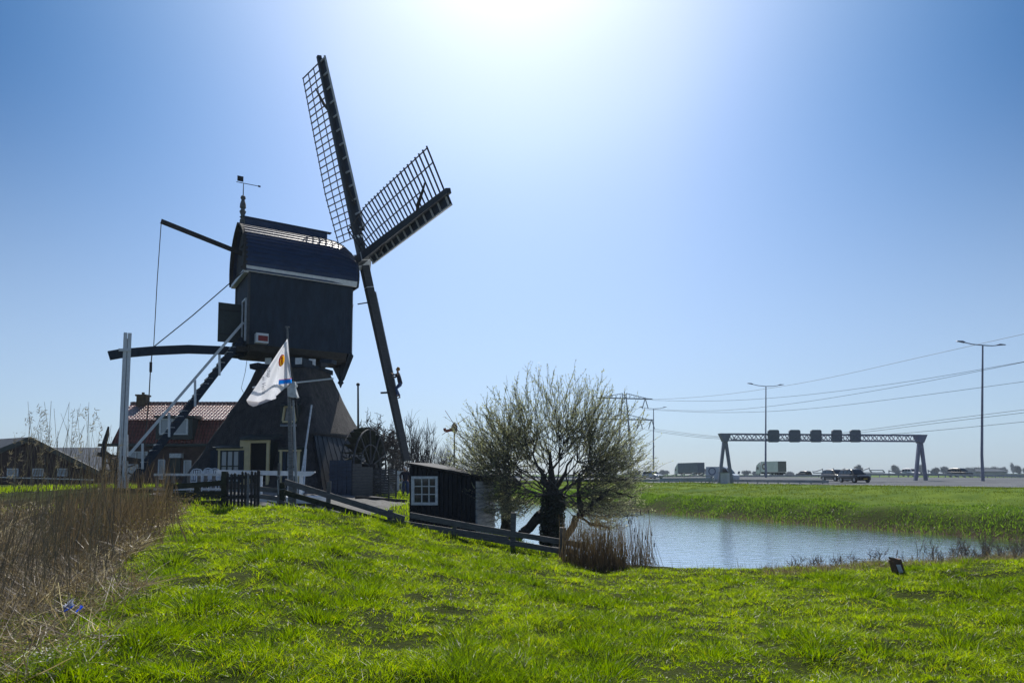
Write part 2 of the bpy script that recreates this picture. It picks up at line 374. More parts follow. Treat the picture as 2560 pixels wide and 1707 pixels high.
sc.view_settings.view_transform = 'Standard'; sc.view_settings.look = 'None'; sc.view_settings.exposure = .3; sc.view_settings.gamma = 1
sc.cycles.max_bounces = 6; sc.cycles.transparent_max_bounces = 8; sc.cycles.sample_clamp_indirect = 6
# ------------------------------------------------------------------ ground sheet
def axis(lo, hi, step, far, grow):
    a = list(np.arange(lo, hi+1e-6, step)); x, s = hi, step
    while x < far: s *= grow; x += s; a.append(x)
    x, s = lo, step; pre = []
    while x > -far: s *= grow; x -= s; pre.append(x)
    return np.array(pre[::-1]+a)
gx = axis(-22, 22, .3, 3500, 1.06); gy = axis(-6, 36, .3, 3500, 1.045); gy = gy[gy > -120]
GXm, GYm = np.meshgrid(gx, gy); GZ = gz(GXm, GYm)
verts = np.stack([GXm, GYm, GZ], -1).reshape(-1, 3); nx, ny = len(gx), len(gy)
ii = (np.arange(ny-1)[:, None]*nx+np.arange(nx-1)[None]).ravel(); q = np.stack([ii, ii+1, ii+nx+1, ii+nx], 1)
gm = mat('ground', (.036, .048, .006), .95, .0, .9, .8, col2=(.015, .022, .004), bscale=14, spec=.05)
nt = gm.node_tree; L = nt.links.new; b = nt.nodes['Principled BSDF']; old = b.inputs['Base Color'].links[0].from_socket
att = nd(nt, 'ShaderNodeAttribute'); att.attribute_name = 'soil'; mx = nd(nt, 'ShaderNodeMix', data_type='RGBA'); L(att.outputs['Fac'], mx.inputs[0]); L(old, mx.inputs[6]); mx.inputs[7].default_value = (.045, .034, .022, 1); att2 = nd(nt, 'ShaderNodeAttribute'); att2.attribute_name = 'meadow'; mx2 = nd(nt, 'ShaderNodeMix', data_type='RGBA'); L(att2.outputs['Fac'], mx2.inputs[0]); L(mx.outputs[2], mx2.inputs[6]); L(mx2.outputs[2], b.inputs['Base Color'])
mn = nd(nt, 'ShaderNodeTexNoise'); mn.inputs['Scale'].default_value = .35; mn.inputs['Detail'].default_value = 8; mr = nd(nt, 'ShaderNodeValToRGB'); mr.color_ramp.elements[0].position = .35; mr.color_ramp.elements[1].position = .65; mr.color_ramp.elements[0].color = (.058, .108, .012, 1); mr.color_ramp.elements[1].color = (.112, .172, .016, 1); tg = nd(nt, 'ShaderNodeTexCoord'); L(tg.outputs['Object'], mn.inputs['Vector']); L(mn.outputs[0], mr.inputs[0]); L(mr.outputs[0], mx2.inputs[7])
go = npmesh('ground', verts, q, mats='ground', smooth=True); setp(go, kind='structure')
sdw = poly_sd(verts[:, 0], verts[:, 1], WPOLY)
farside = (verts[:, 0]-24.7)*.885+(verts[:, 1]-33)*.466
bx = np.interp(verts[:, 1], [0, 6.7, 8.1, 11, 15, 19, 24], [-4.6, -4.8, -4.9, -5.9, -7.4, -9.0, -11])
soil = np.clip(np.maximum((1-sstep(.6, 1.6, sdw)), sstep(0, .8, bx-verts[:, 0])*(1-sstep(12, 14, bx-verts[:, 0]))*(1-sstep(22, 25, verts[:, 1]))*.9), 0, 1)
mead = sstep(1.5, 4.5, farside)*sstep(1.5, 3, sdw); a = go.data.attributes.new('meadow', 'FLOAT', 'POINT'); a.data.foreach_set('value', mead.astype(np.float32))
a = go.data.attributes.new('soil', 'FLOAT', 'POINT'); a.data.foreach_set('value', soil.astype(np.float32))
# ------------------------------------------------------------------ water
wm = bpy.data.materials.new('water'); wm.use_nodes = True; MATS['water'] = wm; nt = wm.node_tree; L = nt.links.new; b = nt.nodes['Principled BSDF']
b.inputs['Base Color'].default_value = (.06, .08, .09, 1); b.inputs['Roughness'].default_value = .05; b.inputs['IOR'].default_value = 1.9; b.inputs['Specular IOR Level'].default_value = .9
tc = nd(nt, 'ShaderNodeTexCoord'); mp = nd(nt, 'ShaderNodeMapping'); mp.inputs['Scale'].default_value = (.7, 1.5, 1); L(tc.outputs['Object'], mp.inputs[0])
n1 = nd(nt, 'ShaderNodeTexNoise'); n1.inputs['Scale'].default_value = 2.4; n1.inputs['Detail'].default_value = 5; n1.inputs['Roughness'].default_value = .55; n1.inputs['Distortion'].default_value = .4; L(mp.outputs[0], n1.inputs['Vector'])
bp = nd(nt, 'ShaderNodeBump'); bp.inputs['Strength'].default_value = .5; bp.inputs['Distance'].default_value = .05; L(n1.outputs[0], bp.inputs['Height']); L(bp.outputs[0], b.inputs['Normal'])
gl_ = nd(nt, 'ShaderNodeBsdfGlossy'); gl_.inputs['Roughness'].default_value = .06; gl_.inputs['Color'].default_value = (.97, .98, 1, 1); L(bp.outputs[0], gl_.inputs['Normal'])
mxw = nd(nt, 'ShaderNodeMixShader'); mxw.inputs[0].default_value = .94; L(b.outputs[0], mxw.inputs[1]); L(gl_.outputs[0], mxw.inputs[2]); L(mxw.outputs[0], nt.nodes['Material Output'].inputs['Surface'])
b_ = MB(); b_.quad((-160, -20, WZ), (140, -20, WZ), (140, 240, WZ), (-160, 240, WZ)); setp(b_.build('water', 'water'), kind='structure')
# ------------------------------------------------------------------ motorway surface and its markings
def rp(e, d, dz=0): p = R0+RD*e+RN*d; return V(p[0], p[1], .43+.0175*min(max(d, 0), 40)+dz)
def strip(bld, d0, d1, e0, e1, dz, n=1):
    for i in range(n):
        a, c = e0+(e1-e0)*i/n, e0+(e1-e0)*(i+1)/n
        bld.quad(rp(a, d0, dz), rp(a, d1, dz), rp(c, d1, dz), rp(c, d0, dz))
b_ = MB(); strip(b_, 0, 40, -140, 420, 0); strip(b_, 40, 54, -140, 420, 0); setp(b_.build('road', 'asphalt'), kind='structure')
b_ = MB(); strip(b_, 1.2, 1.4, -140, 420, .008)
for d in (5, 8.7, 12.4, 16.1):
    for k in range(46): strip(b_, d, d+.16, -130+k*12, -130+k*12+4, .008)
strip(b_, 20, 20.2, -140, 420, .008); strip(b_, 34, 34.2, -140, 420, .008)
setp(b_.build('road_markings', 'marking'), kind='structure')
mat('gravel', (.20, .20, .20), .95, .0, 6, .5, col2=(.10, .10, .095), spec=.1)
X_, Y_ = np.meshgrid(np.linspace(-13, -5.2, 60), np.linspace(24.6, 36.5, 50)); Zy = gz(X_, Y_)+.035; vv_ = np.stack([X_, Y_, Zy], -1).reshape(-1, 3)
i_ = (np.arange(49)[:, None]*60+np.arange(59)[None]).ravel(); setp(npmesh('yard_paving', vv_, np.stack([i_, i_+1, i_+61, i_+60], 1), mats='gravel', smooth=True), kind='structure')
# ================================================================== THE WINDMILL
A = V(.848, .530, 0); B = V(.530, -.848, 0); Z = V(0, 0, 1)
C0 = V(-14.83, 38, 0); Lm, Wm = 5.92, 3.8
O = C0+A*Lm/2-B*Wm/2
def ml(s, t, z): return O+A*s+B*t+Z*z
def on_t(px, py, t):
    p = onplane(px, py, ml(0, t, 0), B); return (p-O)@A, p[2]
def on_s(px, py, s):
    p = onplane(px, py, ml(s, 0, 0), A); return (p-O)@B, p[2]
mill = thing('windmill', 'tall dark hollow post windmill on thatched base with two raised lattice sails against the sky', 'windmill', (O[0], O[1], .6))
# thatched base -----------------------------------------------------
BC = V(O[0], O[1], 0); BETA = math.radians(31.5)
n1 = V(math.sin(BETA-PI/4), -math.cos(BETA-PI/4), 0); n2 = V(math.cos(BETA-PI/4), math.sin(BETA-PI/4), 0)   # front (door) and right (wheel) faces
def base_half(z): return np.interp(z, [0, .6, 3.9, 7.0, 7.85], [4.85, 4.62, 3.2, 1.88, 1.62])
def base_ring(z, grow=0, rc=.55):
    h = base_half(z)+grow; rc = min(rc, h*.5); pts = []
    for q_ in range(4):
        e1 = (n1, n2, -n1, -n2)[q_]; e2 = (n2, -n1, -n2, n1)[q_]
        for j in range(10): pts.append(BC+e1*h+e2*(-h+rc+(2*h-2*rc)*j/10)+Z*z)
        for j in range(6):
            a_ = PI/2*j/6; pts.append(BC+e1*(h-rc+rc*math.cos(a_))+e2*(h-rc+rc*math.sin(a_))+Z*z)
    return pts
b_ = MB(); zs = list(np.linspace(0, 7.85, 40)); R_ = []
for z in zs:
    ring = base_ring(z); out = []
    for p in ring:
        r = unit(p-BC-Z*z); f = max(0, r@n2); k = .22*sstep(.6, .75, np.array(f))*(1 if z > 3.7 else -.12/.22)
        wv = (vnoise(np.array(p[0]*1.3+p[2]), np.array(p[1]*1.3-p[2]*.7))-.5)*.16
        out.append(p+r*(float(k)+float(wv)))
    R_.append(out)
n = len(R_[0]); b_.v = [p for r in R_ for p in r]
b_.f = [(i*n+k, i*n+(k+1) % n, (i+1)*n+(k+1) % n, (i+1)*n+k) for i in range(len(zs)-1) for k in range(n)]+[tuple(range((len(zs)-1)*n, len(zs)*n))]; b_.m = [0]*len(b_.f)
b_.build('thatched_base', 'thatch', mill, smooth=True)
# black boards on the wheel side under the raised thatch
b_ = MB()
for j in range(24):
    u0 = -.98+j*.0816; u1 = u0+.078; P = []
    for z, u in ((.2, u0), (.2, u1), (3.75, u1), (3.75, u0)):
        h = base_half(z)+.05+.02*(j % 2); P.append(BC+n2*h+n1*(-u*base_half(z))+Z*z)
    b_.prism(P, n2*.05)
b_.build('wheel_side_boards', 'tarred', mill)
def fpt(px, py, dn=0): return onplane(px, py, BC+n1*(4.35+dn), n1)
def fbox(bl, x0, y0, x1, y1, dn, th, mi=0):
    """a board in the plane of the door front between two picture corners, dn in front of it, th thick"""
    a, c, d = fpt(x0, y0, dn), fpt(x1, y1, dn), fpt(x1, y0, dn); zt, zb = a[2], c[2]; a2 = V(a[0], a[1], zb); c2 = V(d[0], d[1], zt)
    c3 = V(d[0], d[1], zb); bl.prism([a, a2, c3, c2], -n1*th, mi)
# door dormer
b_ = MB(); fbox(b_, 600, 1102, 675, 1222, -.02, 3.0); b_.build('dormer', 'green_black', mill)
d_ = MB(); fbox(d_, 600, 1100, 622, 1222, .05, .06); fbox(d_, 622.3, 1100, 625.5, 1222, .08, .1); fbox(d_, 625.5, 1100, 674, 1106.5, .08, .1); fbox(d_, 666, 1106.8, 673, 1222, .08, .1)
frame = d_.build('door_frame', 'cream_paint', mill)
d_ = MB(); fbox(d_, 625.7, 1106.7, 665.8, 1222, .0, .02); d_.build('doorway_shade', 'interior_shade', mill)  # flat panel coloured near black as the shade inside the door
d_ = MB(); p = [fpt(597, 1098.5, .35), fpt(686, 1096.5, .35), fpt(690, 1089.5, .2)-n1*.6, fpt(606, 1090, .2)-n1*.6]; d_.prism(p, Z*.09); d_.build('canopy', 'green_black', mill)
# ground floor windows with black shutters
def millwindow(x0, y0, x1, y1, gx0, gx1, sh):
    d_ = MB(); fbox(d_, x0-3, y0-3, x1+3, y1, -.06, 1.6); dm = d_.build('window_dormer', 'green_black', mill)
    d_ = MB(); fbox(d_, x0-3, y0, x1+3, y0+4, .06, .1); fbox(d_, x0, y0+4.2, x0+6, y1, .06, .1); fbox(d_, x1-5, y0+4.2, x1, y1, .06, .1)
    fr = d_.build('window', 'cream_paint', mill)
    d_ = MB(); fbox(d_, gx0, y0+5, gx1, y1, 0, .03); d_.build('pane', 'glass_pale', fr)
    d_ = MB()
    for k in range(4): xk = gx0+(gx1-gx0)*k/3; fbox(d_, xk-1.3, y0+5, xk+1.3, y1, .04, .035)
    for yk in (y0+5, (y0+y1)/2, y1-2): fbox(d_, gx0, yk, gx1, yk+2.6, .043, .03)
    d_.build('glazing_bars', 'green_black', fr)
    for a_, c_ in sh:
        d_ = MB(); fbox(d_, a_, y0+4, c_, y1, .09, .05); d_.build('shutter', 'black_boards', mill)
millwindow(544, 1121, 608, 1206, 552, 597, [(526, 544), (597.5, 609)])
millwindow(699, 1124, 748, 1206, 716, 738, [(706.5, 715)])
for x0, x1, y in ((530, 604, 1118), (694, 752, 1120)):
    d_ = MB(); p = [fpt(x0, y+2, .2), fpt(x1, y+2, .2), fpt(x1+3, y-4, 0)-n1*.6, fpt(x0+4, y-4, 0)-n1*.6]; d_.prism(p, Z*.05); d_.build('canopy', 'green_black', mill)
# small upper window set in the thatch
def ut(px, py, dn=0): return onplane(px, py, BC+n1*(3.0+dn), n1)
d_ = MB(); q_ = [ut(700, 1014), ut(744, 1014), ut(744, 1058), ut(700, 1058)]; d_.prism(q_, -n1*1.5); uw = d_.build('upper_window', 'green_black', mill)
d_ = MB()
for a_, c_ in (((712, 1017), (707, 1052)), ((707, 1054), (738, 1054)), ((738, 1052), (733, 1017)), ((712, 1017), (733, 1017))): d_.beam(ut(*a_, .06), ut(*c_, .06), .10, .1, up=n1)
d_.build('frame', 'cream_paint', uw)
d_ = MB(); d_.quad(ut(713, 1018, .02), ut(733, 1018, .02), ut(738, 1053, .02), ut(708, 1053, .02)); d_.build('pane', 'glass', uw)
d_ = MB(); d_.prism([ut(700, 1060, .1), ut(742, 1060, .1), ut(742, 1064, .45), ut(700, 1064, .45)], -Z*.04); d_.build('sill', 'galv', uw)
d_ = MB(); d_.prism([ut(697, 1014, .35), ut(747, 1014, .35), ut(744, 1008, 0)-n1*.4, ut(702, 1008, 0)-n1*.4], Z*.05); d_.build('hood', 'green_black', uw)
# collar and beam ends between the base and the turning body
b_ = MB(); b_.tube([BC+Z*7.75, BC+Z*8.95], 1.35, 16); b_.box(BC+Z*7.95, n1*1.75, n2*1.75, Z*.14); b_.build('collar', 'black_boards', mill)
for px, py, s_ in ((669, 902, 0), (745, 902, 0), (781, 905, 1), (812, 908, 1)):
    p = onplane(px, py, BC+(n1*1.85 if not s_ else n1*1.1+n2*1.2), n1 if not s_ else unit(n1+n2)); e_ = n1 if not s_ else unit(n1+n2); sd_ = n2 if not s_ else unit(n2-n1)
    d_ = MB(); d_.box(p-e_*.7, e_*.62, sd_*.2, Z*.19); bm_ = d_.build('beam_end', 'black_boards', mill)
    d_ = MB(); d_.box(p-e_*.06, e_*.03, sd_*.2, Z*.19); d_.build('end_board', 'white_paint' if px != 812 else 'grey_board', bm_)
for a_, c_ in (((630, 916), (652, 912)), ((806, 903), (836, 905))):
    d_ = MB(); d_.beam(onplane(*a_, BC+n1*1.6, n1), onplane(*c_, BC+n1*1.6, n1), .5, .22); d_.build('collar_bracket', 'black_boards', mill)
# body --------------------------------------------------------------
hs, ht = Lm/2, Wm/2
b_ = MB(); b_.box(ml(0, 0, 10.98), A*hs, B*ht, Z*2.05); body = b_.build('body', 'black_boards', mill)
b_ = MB()
for t in np.linspace(-ht+.1, ht-.1, 13):   # upright boards of the rear
    b_.box(ml(-hs-.02, t, 10.98), A*.025, B*.145, Z*2.04)
b_.build('rear_boards', 'black_boards', body)
for i, t in ((0, ht-.02), (1, -ht+.02)): b_ = MB(); b_.box(ml(-hs-.03, t, 10.97), A*.06, B*.12, Z*2.05); b_.build('corner_board', 'grey_board', body)
b_ = MB()   # clapboards seen edge-on down the front corner
for k in range(30): b_.box(ml(hs+.05, 0, 9.0+k*.137), A*.045, B*(ht+.02), Z*.05)
b_.build('front_boards', 'black_boards', body)
b_ = MB(); b_.prism([ml(hs-.1, -ht, 8.93), ml(hs-.1, ht, 8.93), ml(hs-.05, .14, 7.5), ml(hs-.05, -.14, 7.5)], A*.22)
b_.tube([ml(hs+.02, 0, 8.6), ml(hs+.02, 0, 7.5), ml(hs+.02, 0, 7.35), ml(hs+.02, 0, 7.25), ml(hs+.02, 0, 7.05)], [.14, .13, .2, .1, .03], 8)
for sg in (-1, 1): b_.beam(ml(hs+.14, sg*1.8, 8.85), ml(hs+.14, sg*.1, 7.6), .12, .14)
b_.build('front_pendant', 'black_boards', mill)
b_ = MB()   # rounded underside and floor beams
prof = [(-ht+.05, 8.93), (-ht+.25, 8.6), (-.9, 8.42), (.9, 8.42), (ht-.25, 8.6), (ht-.05, 8.93)]
b_.prism([ml(-hs+.1, t, z) for t, z in prof], A*(Lm-.3))
for t in (-1.2, 1.2): b_.beam(ml(-hs-.5, t, 8.72), ml(hs+.1, t, 8.62), .3, .3)
b_.build('underside', 'dark_wood', mill)
d_ = MB(); c_ = onplane(649, 846, ml(0, ht+.25, 0), B); d_.box(c_+A*.1, A*.33, B*.25, Z*.27); bx_ = d_.build('bracket_box', 'white_paint', mill)
d_ = MB(); d_.box(c_+A*.13+B*.262-Z*.02, A*.26, B*.012, Z*.15); d_.build('red_panel', 'red_paint', bx_)
# roof: lapped boards on a bell curve ----------------------------------
RP = [(2.08, 13.05), (2.2, 13.6), (2.2, 14.2), (2.08, 14.75), (1.8, 15.25), (1.35, 15.7), (.75, 16.1), (0, 16.38)]
def rprof(f, k=1., dz=0):
    x = np.linspace(0, 1, len(RP)); t = np.interp(f, x, [p[0] for p in RP]); z = np.interp(f, x, [p[1] for p in RP])
    return t, z
ends = [(-hs-.28, 0), (1.6, 0), (2.3, .05), (2.8, .18), (3.15, .4), (3.4, .75)]   # hood end comes down at the sail side
def roofpt(i, f, side, off=0):
    s, dr = ends[i]; t, z = rprof(f); z = z-dr*((z-13.05)/3.33)**1.2*1.35; t = t*(1-dr*.10)
    f2 = min(f+.02, 1); t2, z2 = rprof(f2); nrm = unit(V(z2-z, t-t2, 0)) if f < .98 else V(0, 1, 0)
    return ml(s+(dr*.0), side*(t+off*abs(nrm[0])), z+off*abs(nrm[1]))
NP = 15; b_ = MB()
for side in (-1, 1):
    for k in range(NP):
        f0, f1 = k/NP, min((k+1.15)/NP, 1)
        for i in range(len(ends)-1):
            a_, c_ = roofpt(i, f0, side, .07), roofpt(i+1, f0, side, .07); d0, e0 = roofpt(i+1, f1, side, .015), roofpt(i, f1, side, .015)
            a2, c2 = roofpt(i, f0, side, .03), roofpt(i+1, f0, side, .03)
            b_.quad(a_, c_, d0, e0) if side > 0 else b_.quad(c_, a_, e0, d0); b_.quad(a_, a2, c2, c_)
b_.build('roof', 'roof_boards', mill)
for i, s in ((0, -hs-.02), (len(ends)-1, 3.3)):
    P = [ml(s, -roofpt_t, z) for roofpt_t, z in [(rprof(f)[0]-.06, rprof(f)[1]-(0 if i == 0 else .75*((rprof(f)[1]-13.05)/3.33)**1.2*1.35)-.03) for f in np.linspace(0, 1, 12)]]
    P2 = [ml(s, t_, z) for t_, z in [(rprof(f)[0]-.06, rprof(f)[1]-(0 if i == 0 else .75*((rprof(f)[1]-13.05)/3.33)**1.2*1.35)-.03) for f in np.linspace(0, 1, 12)]][::-1][1:]
    b_ = MB(); b_.prism(P+P2, A*.06); b_.build('gable', 'grey_board', mill)
b_ = MB()
for side in (-1, 1):   # verge boards following the roof curve at the rear
    for k in range(11):
        p0, p1 = roofpt(0, k/11, side, .0), roofpt(0, (k+1)/11, side, .0); b_.beam(p0-A*.03, p1-A*.03, .10, .22, up=A)
b_.build('verge_board', 'dark_wood', mill)
b_ = MB(); b_.box(ml(-hs-.15, .75, 14.3), A*.02, B*.30, Z*.55); b_.box(ml(-hs-.2, .72, 14.9), A*.05, B*.42, Z*.06); b_.box(ml(-hs-.2, .72, 13.7), A*.05, B*.42, Z*.05); b_.build('gable_hatch', 'grey_board', mill)
b_ = MB()
for side in (-1, 1): b_.prism([ml(-hs-.25, side*2.0, 13.03), ml(-hs-.25, side*2.12, 13.03), ml(-hs-.25, side*2.2, 13.33), ml(-hs-.25, side*2.08, 13.33)], A*(Lm+.5))
b_.box(ml(-hs-.22, 0, 13.06), A*.12, B*2.05, Z*.10)
b_.build('eave_board', 'white_paint', mill)
b_ = MB(); b_.beam(ml(-hs-.1, 0, 16.62), ml(1.95, 0, 16.62), .16, .42); b_.beam(ml(-hs-.1, 0, 16.82), ml(2.2, 0, 16.80), .34, .05)
b_.build('ridge_board', 'roof_boards', mill)
fz = 16.5; prof = [(0, .17), (.45, .16), (.55, .1), (.62, .18), (.72, .1), (1.0, .19), (1.15, .1), (1.25, .18), (1.5, .16), (1.75, .09), (1.85, .15), (1.98, .13), (2.05, .03), (2.85, .02)]
p0 = ml(-hs-.12, 0, fz-.3); b_ = MB(); b_.tube([p0+Z*a_*.93 for a_, r in prof], [r for a_, r in prof], 10); fin = b_.build('finial', 'grey_wood', mill)
b_ = MB(); tp = p0+Z*2.66; b_.box(tp-A*.18+Z*.22, A*.17, B*.01, Z*.16); b_.beam(tp-A*.4-Z*.02, tp+A*.85-Z*.0, .03); b_.box(tp+A*.9, A*.07, B*.01, Z*.05); b_.build('weather_vane', 'lath', fin)
# rear door standing open, frame
t0, z0 = on_s(606, 757, -hs-.05); zb = 9.15
dt = .55
b_ = MB(); b_.box(ml(-hs-.06, dt+.55, 10.35), A*.03, B*.42, Z*1.15); b_.build('doorway_shade', 'interior_shade', mill)  # near-black panel painted as the unlit inside, the wall has no hole
b_ = MB()
for q_ in (.08, 1.02): b_.box(ml(-hs-.1, dt+q_, 10.35), A*.06, B*.05, Z*1.2)
b_.box(ml(-hs-.1, dt+.55, 11.55), A*.06, B*.52, Z*.05); b_.build('door_frame', 'white_paint', mill)
b_ = MB(); b_.box(ml(-hs-.78, dt-.02, 10.28), A*.62, B*.025, Z*1.13); dl = b_.build('door_leaf', 'green_black', mill)
for q_ in (-.7, .7): b_ = MB(); b_.box(ml(-hs-.8, dt+.02, 10.3+q_), A*.55, B*.018, Z*.03); b_.build('hinge', 'lath', dl)
# tail beam, tail post, upper boom, ropes -----------------------------
def T0(px, py, t=0): s, z = on_t(px, py, t); return ml(s, t, z)
b_ = MB(); pts = [T0(x, y) for x, y in ((272, 889), (300, 884), (380, 877), (470, 873), (560, 876), (640, 884))]
for i in range(5): b_.beam(pts[i], pts[i+1]+(pts[i+1]-pts[i])*.02, .3, .46)
b_.prism([T0(269, 881), T0(275, 881), T0(278, 899), T0(273, 892)], B*.2); b_.build('tail_beam', 'black_boards', mill)
def gp(p, d=0): return V(p[0], p[1], float(gz(p[0], p[1]))+d)
top = T0(319, 833); bot = gp(T0(303, 1190), -.1); b_ = MB()
for sg in (-1, 1): b_.beam(bot+A*sg*.11, top+A*sg*.10, .34, .17, up=A)
b_.beam(bot, top-Z*.3, .06, .08); b_.beam(T0(296, 876), T0(326, 876), .5, .14); b_.build('tail_post', 'white_paint', mill)
b_ = MB(); p = T0(316, 1086); b_.beam(gp(p)+A*.1, p, .1, .14); b_.build('tail_prop', 'white_paint', mill)
b_ = MB(); b_.beam(T0(402, 553), T0(625, 642), .17, .24); b_.build('upper_boom', 'dark_wood', mill)
b_ = MB(); b_.tube([T0(403, 556), T0(393, 700), T0(384, 868)], .022, 5); b_.tube([T0(381, 872), T0(376, 925), T0(372, 1000), T0(364, 1085), T0(358, 1150)], .03, 5); b_.tube([T0(377, 905), T0(376.5, 930)], .07, 6)
b_.tube([T0(383, 868), T0(480, 790, .8), ml(-hs-.3, 1.95, 13.05)], .03, 5)
b_.tube([T0(619, 888), T0(613, 930), T0(603, 970), ml(-hs+.9, .8, 4.6)], .015, 4); b_.build('rope', 'rope', mill)
# stair from the rear door to the tail
b_ = MB(); sA, zA = on_t(596, 858, .55); sB, zB = on_t(350, 1176, .55)
def st(f, t): return ml(sA+(sB-sA)*f, t, zA+(zB-zA)*f)
for t in (.1, 1.05): b_.beam(st(-.03, t), st(1.07, t), .09, .36)
stair = b_.build('stair', 'black_boards', mill)
for k in range(24):
    f = (k+.5)/23.5; p = st(f, .575); b_ = MB(); b_.box(p+Z*.14-A*.02, A*.16, B*.52, Z*.025); b_.box(p+Z*.05+A*.02, A*.1, B*.45, Z*.07)
    b_.build('tread', 'old_white' if k % 3 else 'grey_board', stair)
b_ = MB(); rt = 1.15; r0, r1 = T0(608, 806, rt), T0(322, 1137, rt); b_.beam(r0, r1, .10, .14)
for px, y0, y1 in ((548.5, 886, 938), (487.5, 950, 1016), (422.5, 1032, 1092), (356, 1108, 1172)): b_.beam(T0(px, y1, rt), T0(px, y0, rt), .11, .15, up=B)
b_.build('handrail', 'white_paint', stair)
# winding winch at the foot of the tail
b_ = MB(); b_.beam(T0(243, 1135), T0(353, 1152), .16, .22); b_.tube([T0(257, 1139), T0(262, 1105), T0(268, 1085), T0(271, 1066)], [.14, .12, .1, .04], 6)
b_.beam(gp(T0(262, 1190)), T0(259, 1125), .14, .16); b_.beam(gp(T0(298, 1190)), T0(297, 1131), .16, .18); b_.beam(gp(T0(350, 1190)), T0(352, 1148), .16, .18)
for k in range(4): a_ = k*PI/4+.3; c_ = T0(300, 1172); b_.beam(c_-(A*math.cos(a_)+Z*math.sin(a_))*.75, c_+(A*math.cos(a_)+Z*math.sin(a_))*.75, .07)
b_.build('winch', 'dark_wood', mill)
# sails ----------------------------------------------------------------
AZ, TI = math.radians(58), math.radians(13.6)
a0 = V(math.sin(AZ), math.cos(AZ), 0); ax = a0*math.cos(TI)+Z*math.sin(TI); su = V(math.cos(AZ), -math.sin(AZ), 0); sw = -a0*math.sin(TI)+Z*math.cos(TI)
HUB = V(-9.84, 43.39, 15.28)
b_ = MB(); b_.tube([HUB-ax*2.2, HUB+ax*.1], .3, 12); b_.box(HUB, ax*.62, unit(su+sw)*.36, unit(su-sw)*.36); b_.build('poll_end', 'old_white', mill)
SR = 13.2
def make_sail(th, off, latt=True, kind=0):
    arm = su*math.cos(th)+sw*math.sin(th); side = -su*math.sin(th)+sw*math.cos(th); c = HUB+ax*off
    def P(r, c_, bdeg=None, da=0):
        be = math.radians((np.interp(r/SR, [0, 1], [27, 12]) if latt else 52) if bdeg is None else bdeg)
        return c+arm*r+(side*math.cos(be)-ax*math.sin(be))*c_+ax*da
    b_ = MB(); N = 6
    for i in range(N):
        r0, r1 = SR*i/N, SR*(i+1)/N; wa, wb = np.interp(r0, [0, SR], [.52, .26] if latt else [.50, .42]), np.interp(r1, [0, SR], [.52, .26] if latt else [.50, .42]); b_.beam(c+arm*r0, c+arm*r1, wa, wa, up=ax, w1=wb, h1=wb)
    sail = b_.build('sail', 'stock_wood' if latt else 'grey_board', mill)
    b_ = MB(); b_.beam(c+arm*.3, c+arm*1.7, .49, .49, up=ax); b_.build('painted_root', 'old_white', sail)
    R0_, R1_ = 1.7, 12.85
    b_ = MB(); nb = 27
    if latt:
        for k in range(nb):
            r = R0_+(R1_-R0_)*k/(nb-1); wd = np.interp(r, [0, 1.7, 5, 12.9], [1.5, 1.75, 2.1, 2.2]); b_.beam(P(r, -.15), P(r, wd+.12), .07, .05, up=arm)
        for q_ in (.36, .68, 1.0):
            for k in range(nb-1):
                ra, rb = R0_+(R1_-R0_)*k/(nb-1), R0_+(R1_-R0_)*(k+1)/(nb-1)
                wa, wb = (np.interp(x, [0, 1.7, 5, 12.9], [1.5, 1.75, 2.1, 2.2]) for x in (ra, rb))
                if kind == 1 and k > nb-7 and q_ == .36: continue
                b_.beam(P(ra, wa*q_, da=-.04), P(rb+.02, wb*q_, da=-.04), .055, .04, up=side)
        b_.build('lattice', 'lath', sail)
    b_ = MB(); NL = 16; rl = 12.95 if latt else 8.3; r00 = 1.9
    for k in range(NL):   # leading board: blue-black planks
        ra, rb = r00+(rl-r00)*k/NL, r00+(rl-r00)*(k+1)/NL
        q1 = [P(ra, -.1, da=.05), P(rb, -.1, da=.05), P(rb, -.62, da=.05), P(ra, -.62, da=.05)]; b_.prism(q1, ax*.03)
    b_.build('leading_board', 'navy_boards', sail)
    b_ = MB(); b_.beam(P(r00, -.64, da=.02), P(rl, -.6, da=.02), .07, .12, up=ax)
    for k in range(13):
        r = r00+.25+(rl-r00-.4)*k/12; b_.beam(P(r, -.08, da=-.02), P(r, -.64, da=-.04), .07, .10, up=arm)
    b_.build('leading_ribs', 'sail_ribs', sail)
    if latt:
        b_ = MB(); b_.tube([P(9.6, .0, da=-.05), P(10.3, .35, da=-.12), P(11.1, .7, da=-.1), P(11.6, 1.0, da=-.05)], [.07, .1, .07, .04], 6); b_.build('furled_cloth', 'dark_wood', sail); b_ = MB()
        b_.tube([P(3.6, -.5, da=-.1), P(4.8, -.2, da=-.16), P(6.2, -.05, da=-.12), P(7.2, .1, da=-.1)], [.05, .08, .06, .03], 6); b_.build('furled_cloth', 'dark_wood', sail)
    else:
        for r in (9.0, 9.9, 11.5, 12.1, 12.6): b_ = MB(); b_.beam(P(r, .1), P(r, .45), .05, .05); b_.build('peg', 'stock_wood', sail)
        b_ = MB()
        b_.beam(c+arm*8.6, c+arm*8.5-ax*.75, .1, .12); b_.build('peg', 'stock_wood', sail); b_ = MB(); b_.beam(c+arm*2.6, c+arm*2.65-ax*1.0, .07, .07); b_.build('peg', 'stock_wood', sail)
    return P, arm, side, c
d3 = math.radians(.3)
make_sail(PI/2+d3, .25); make_sail(0, -.25, kind=1); PS, armL, sideL, cL = make_sail(-PI/2+d3, .25, latt=False); make_sail(PI, -.25)
b_ = MB()
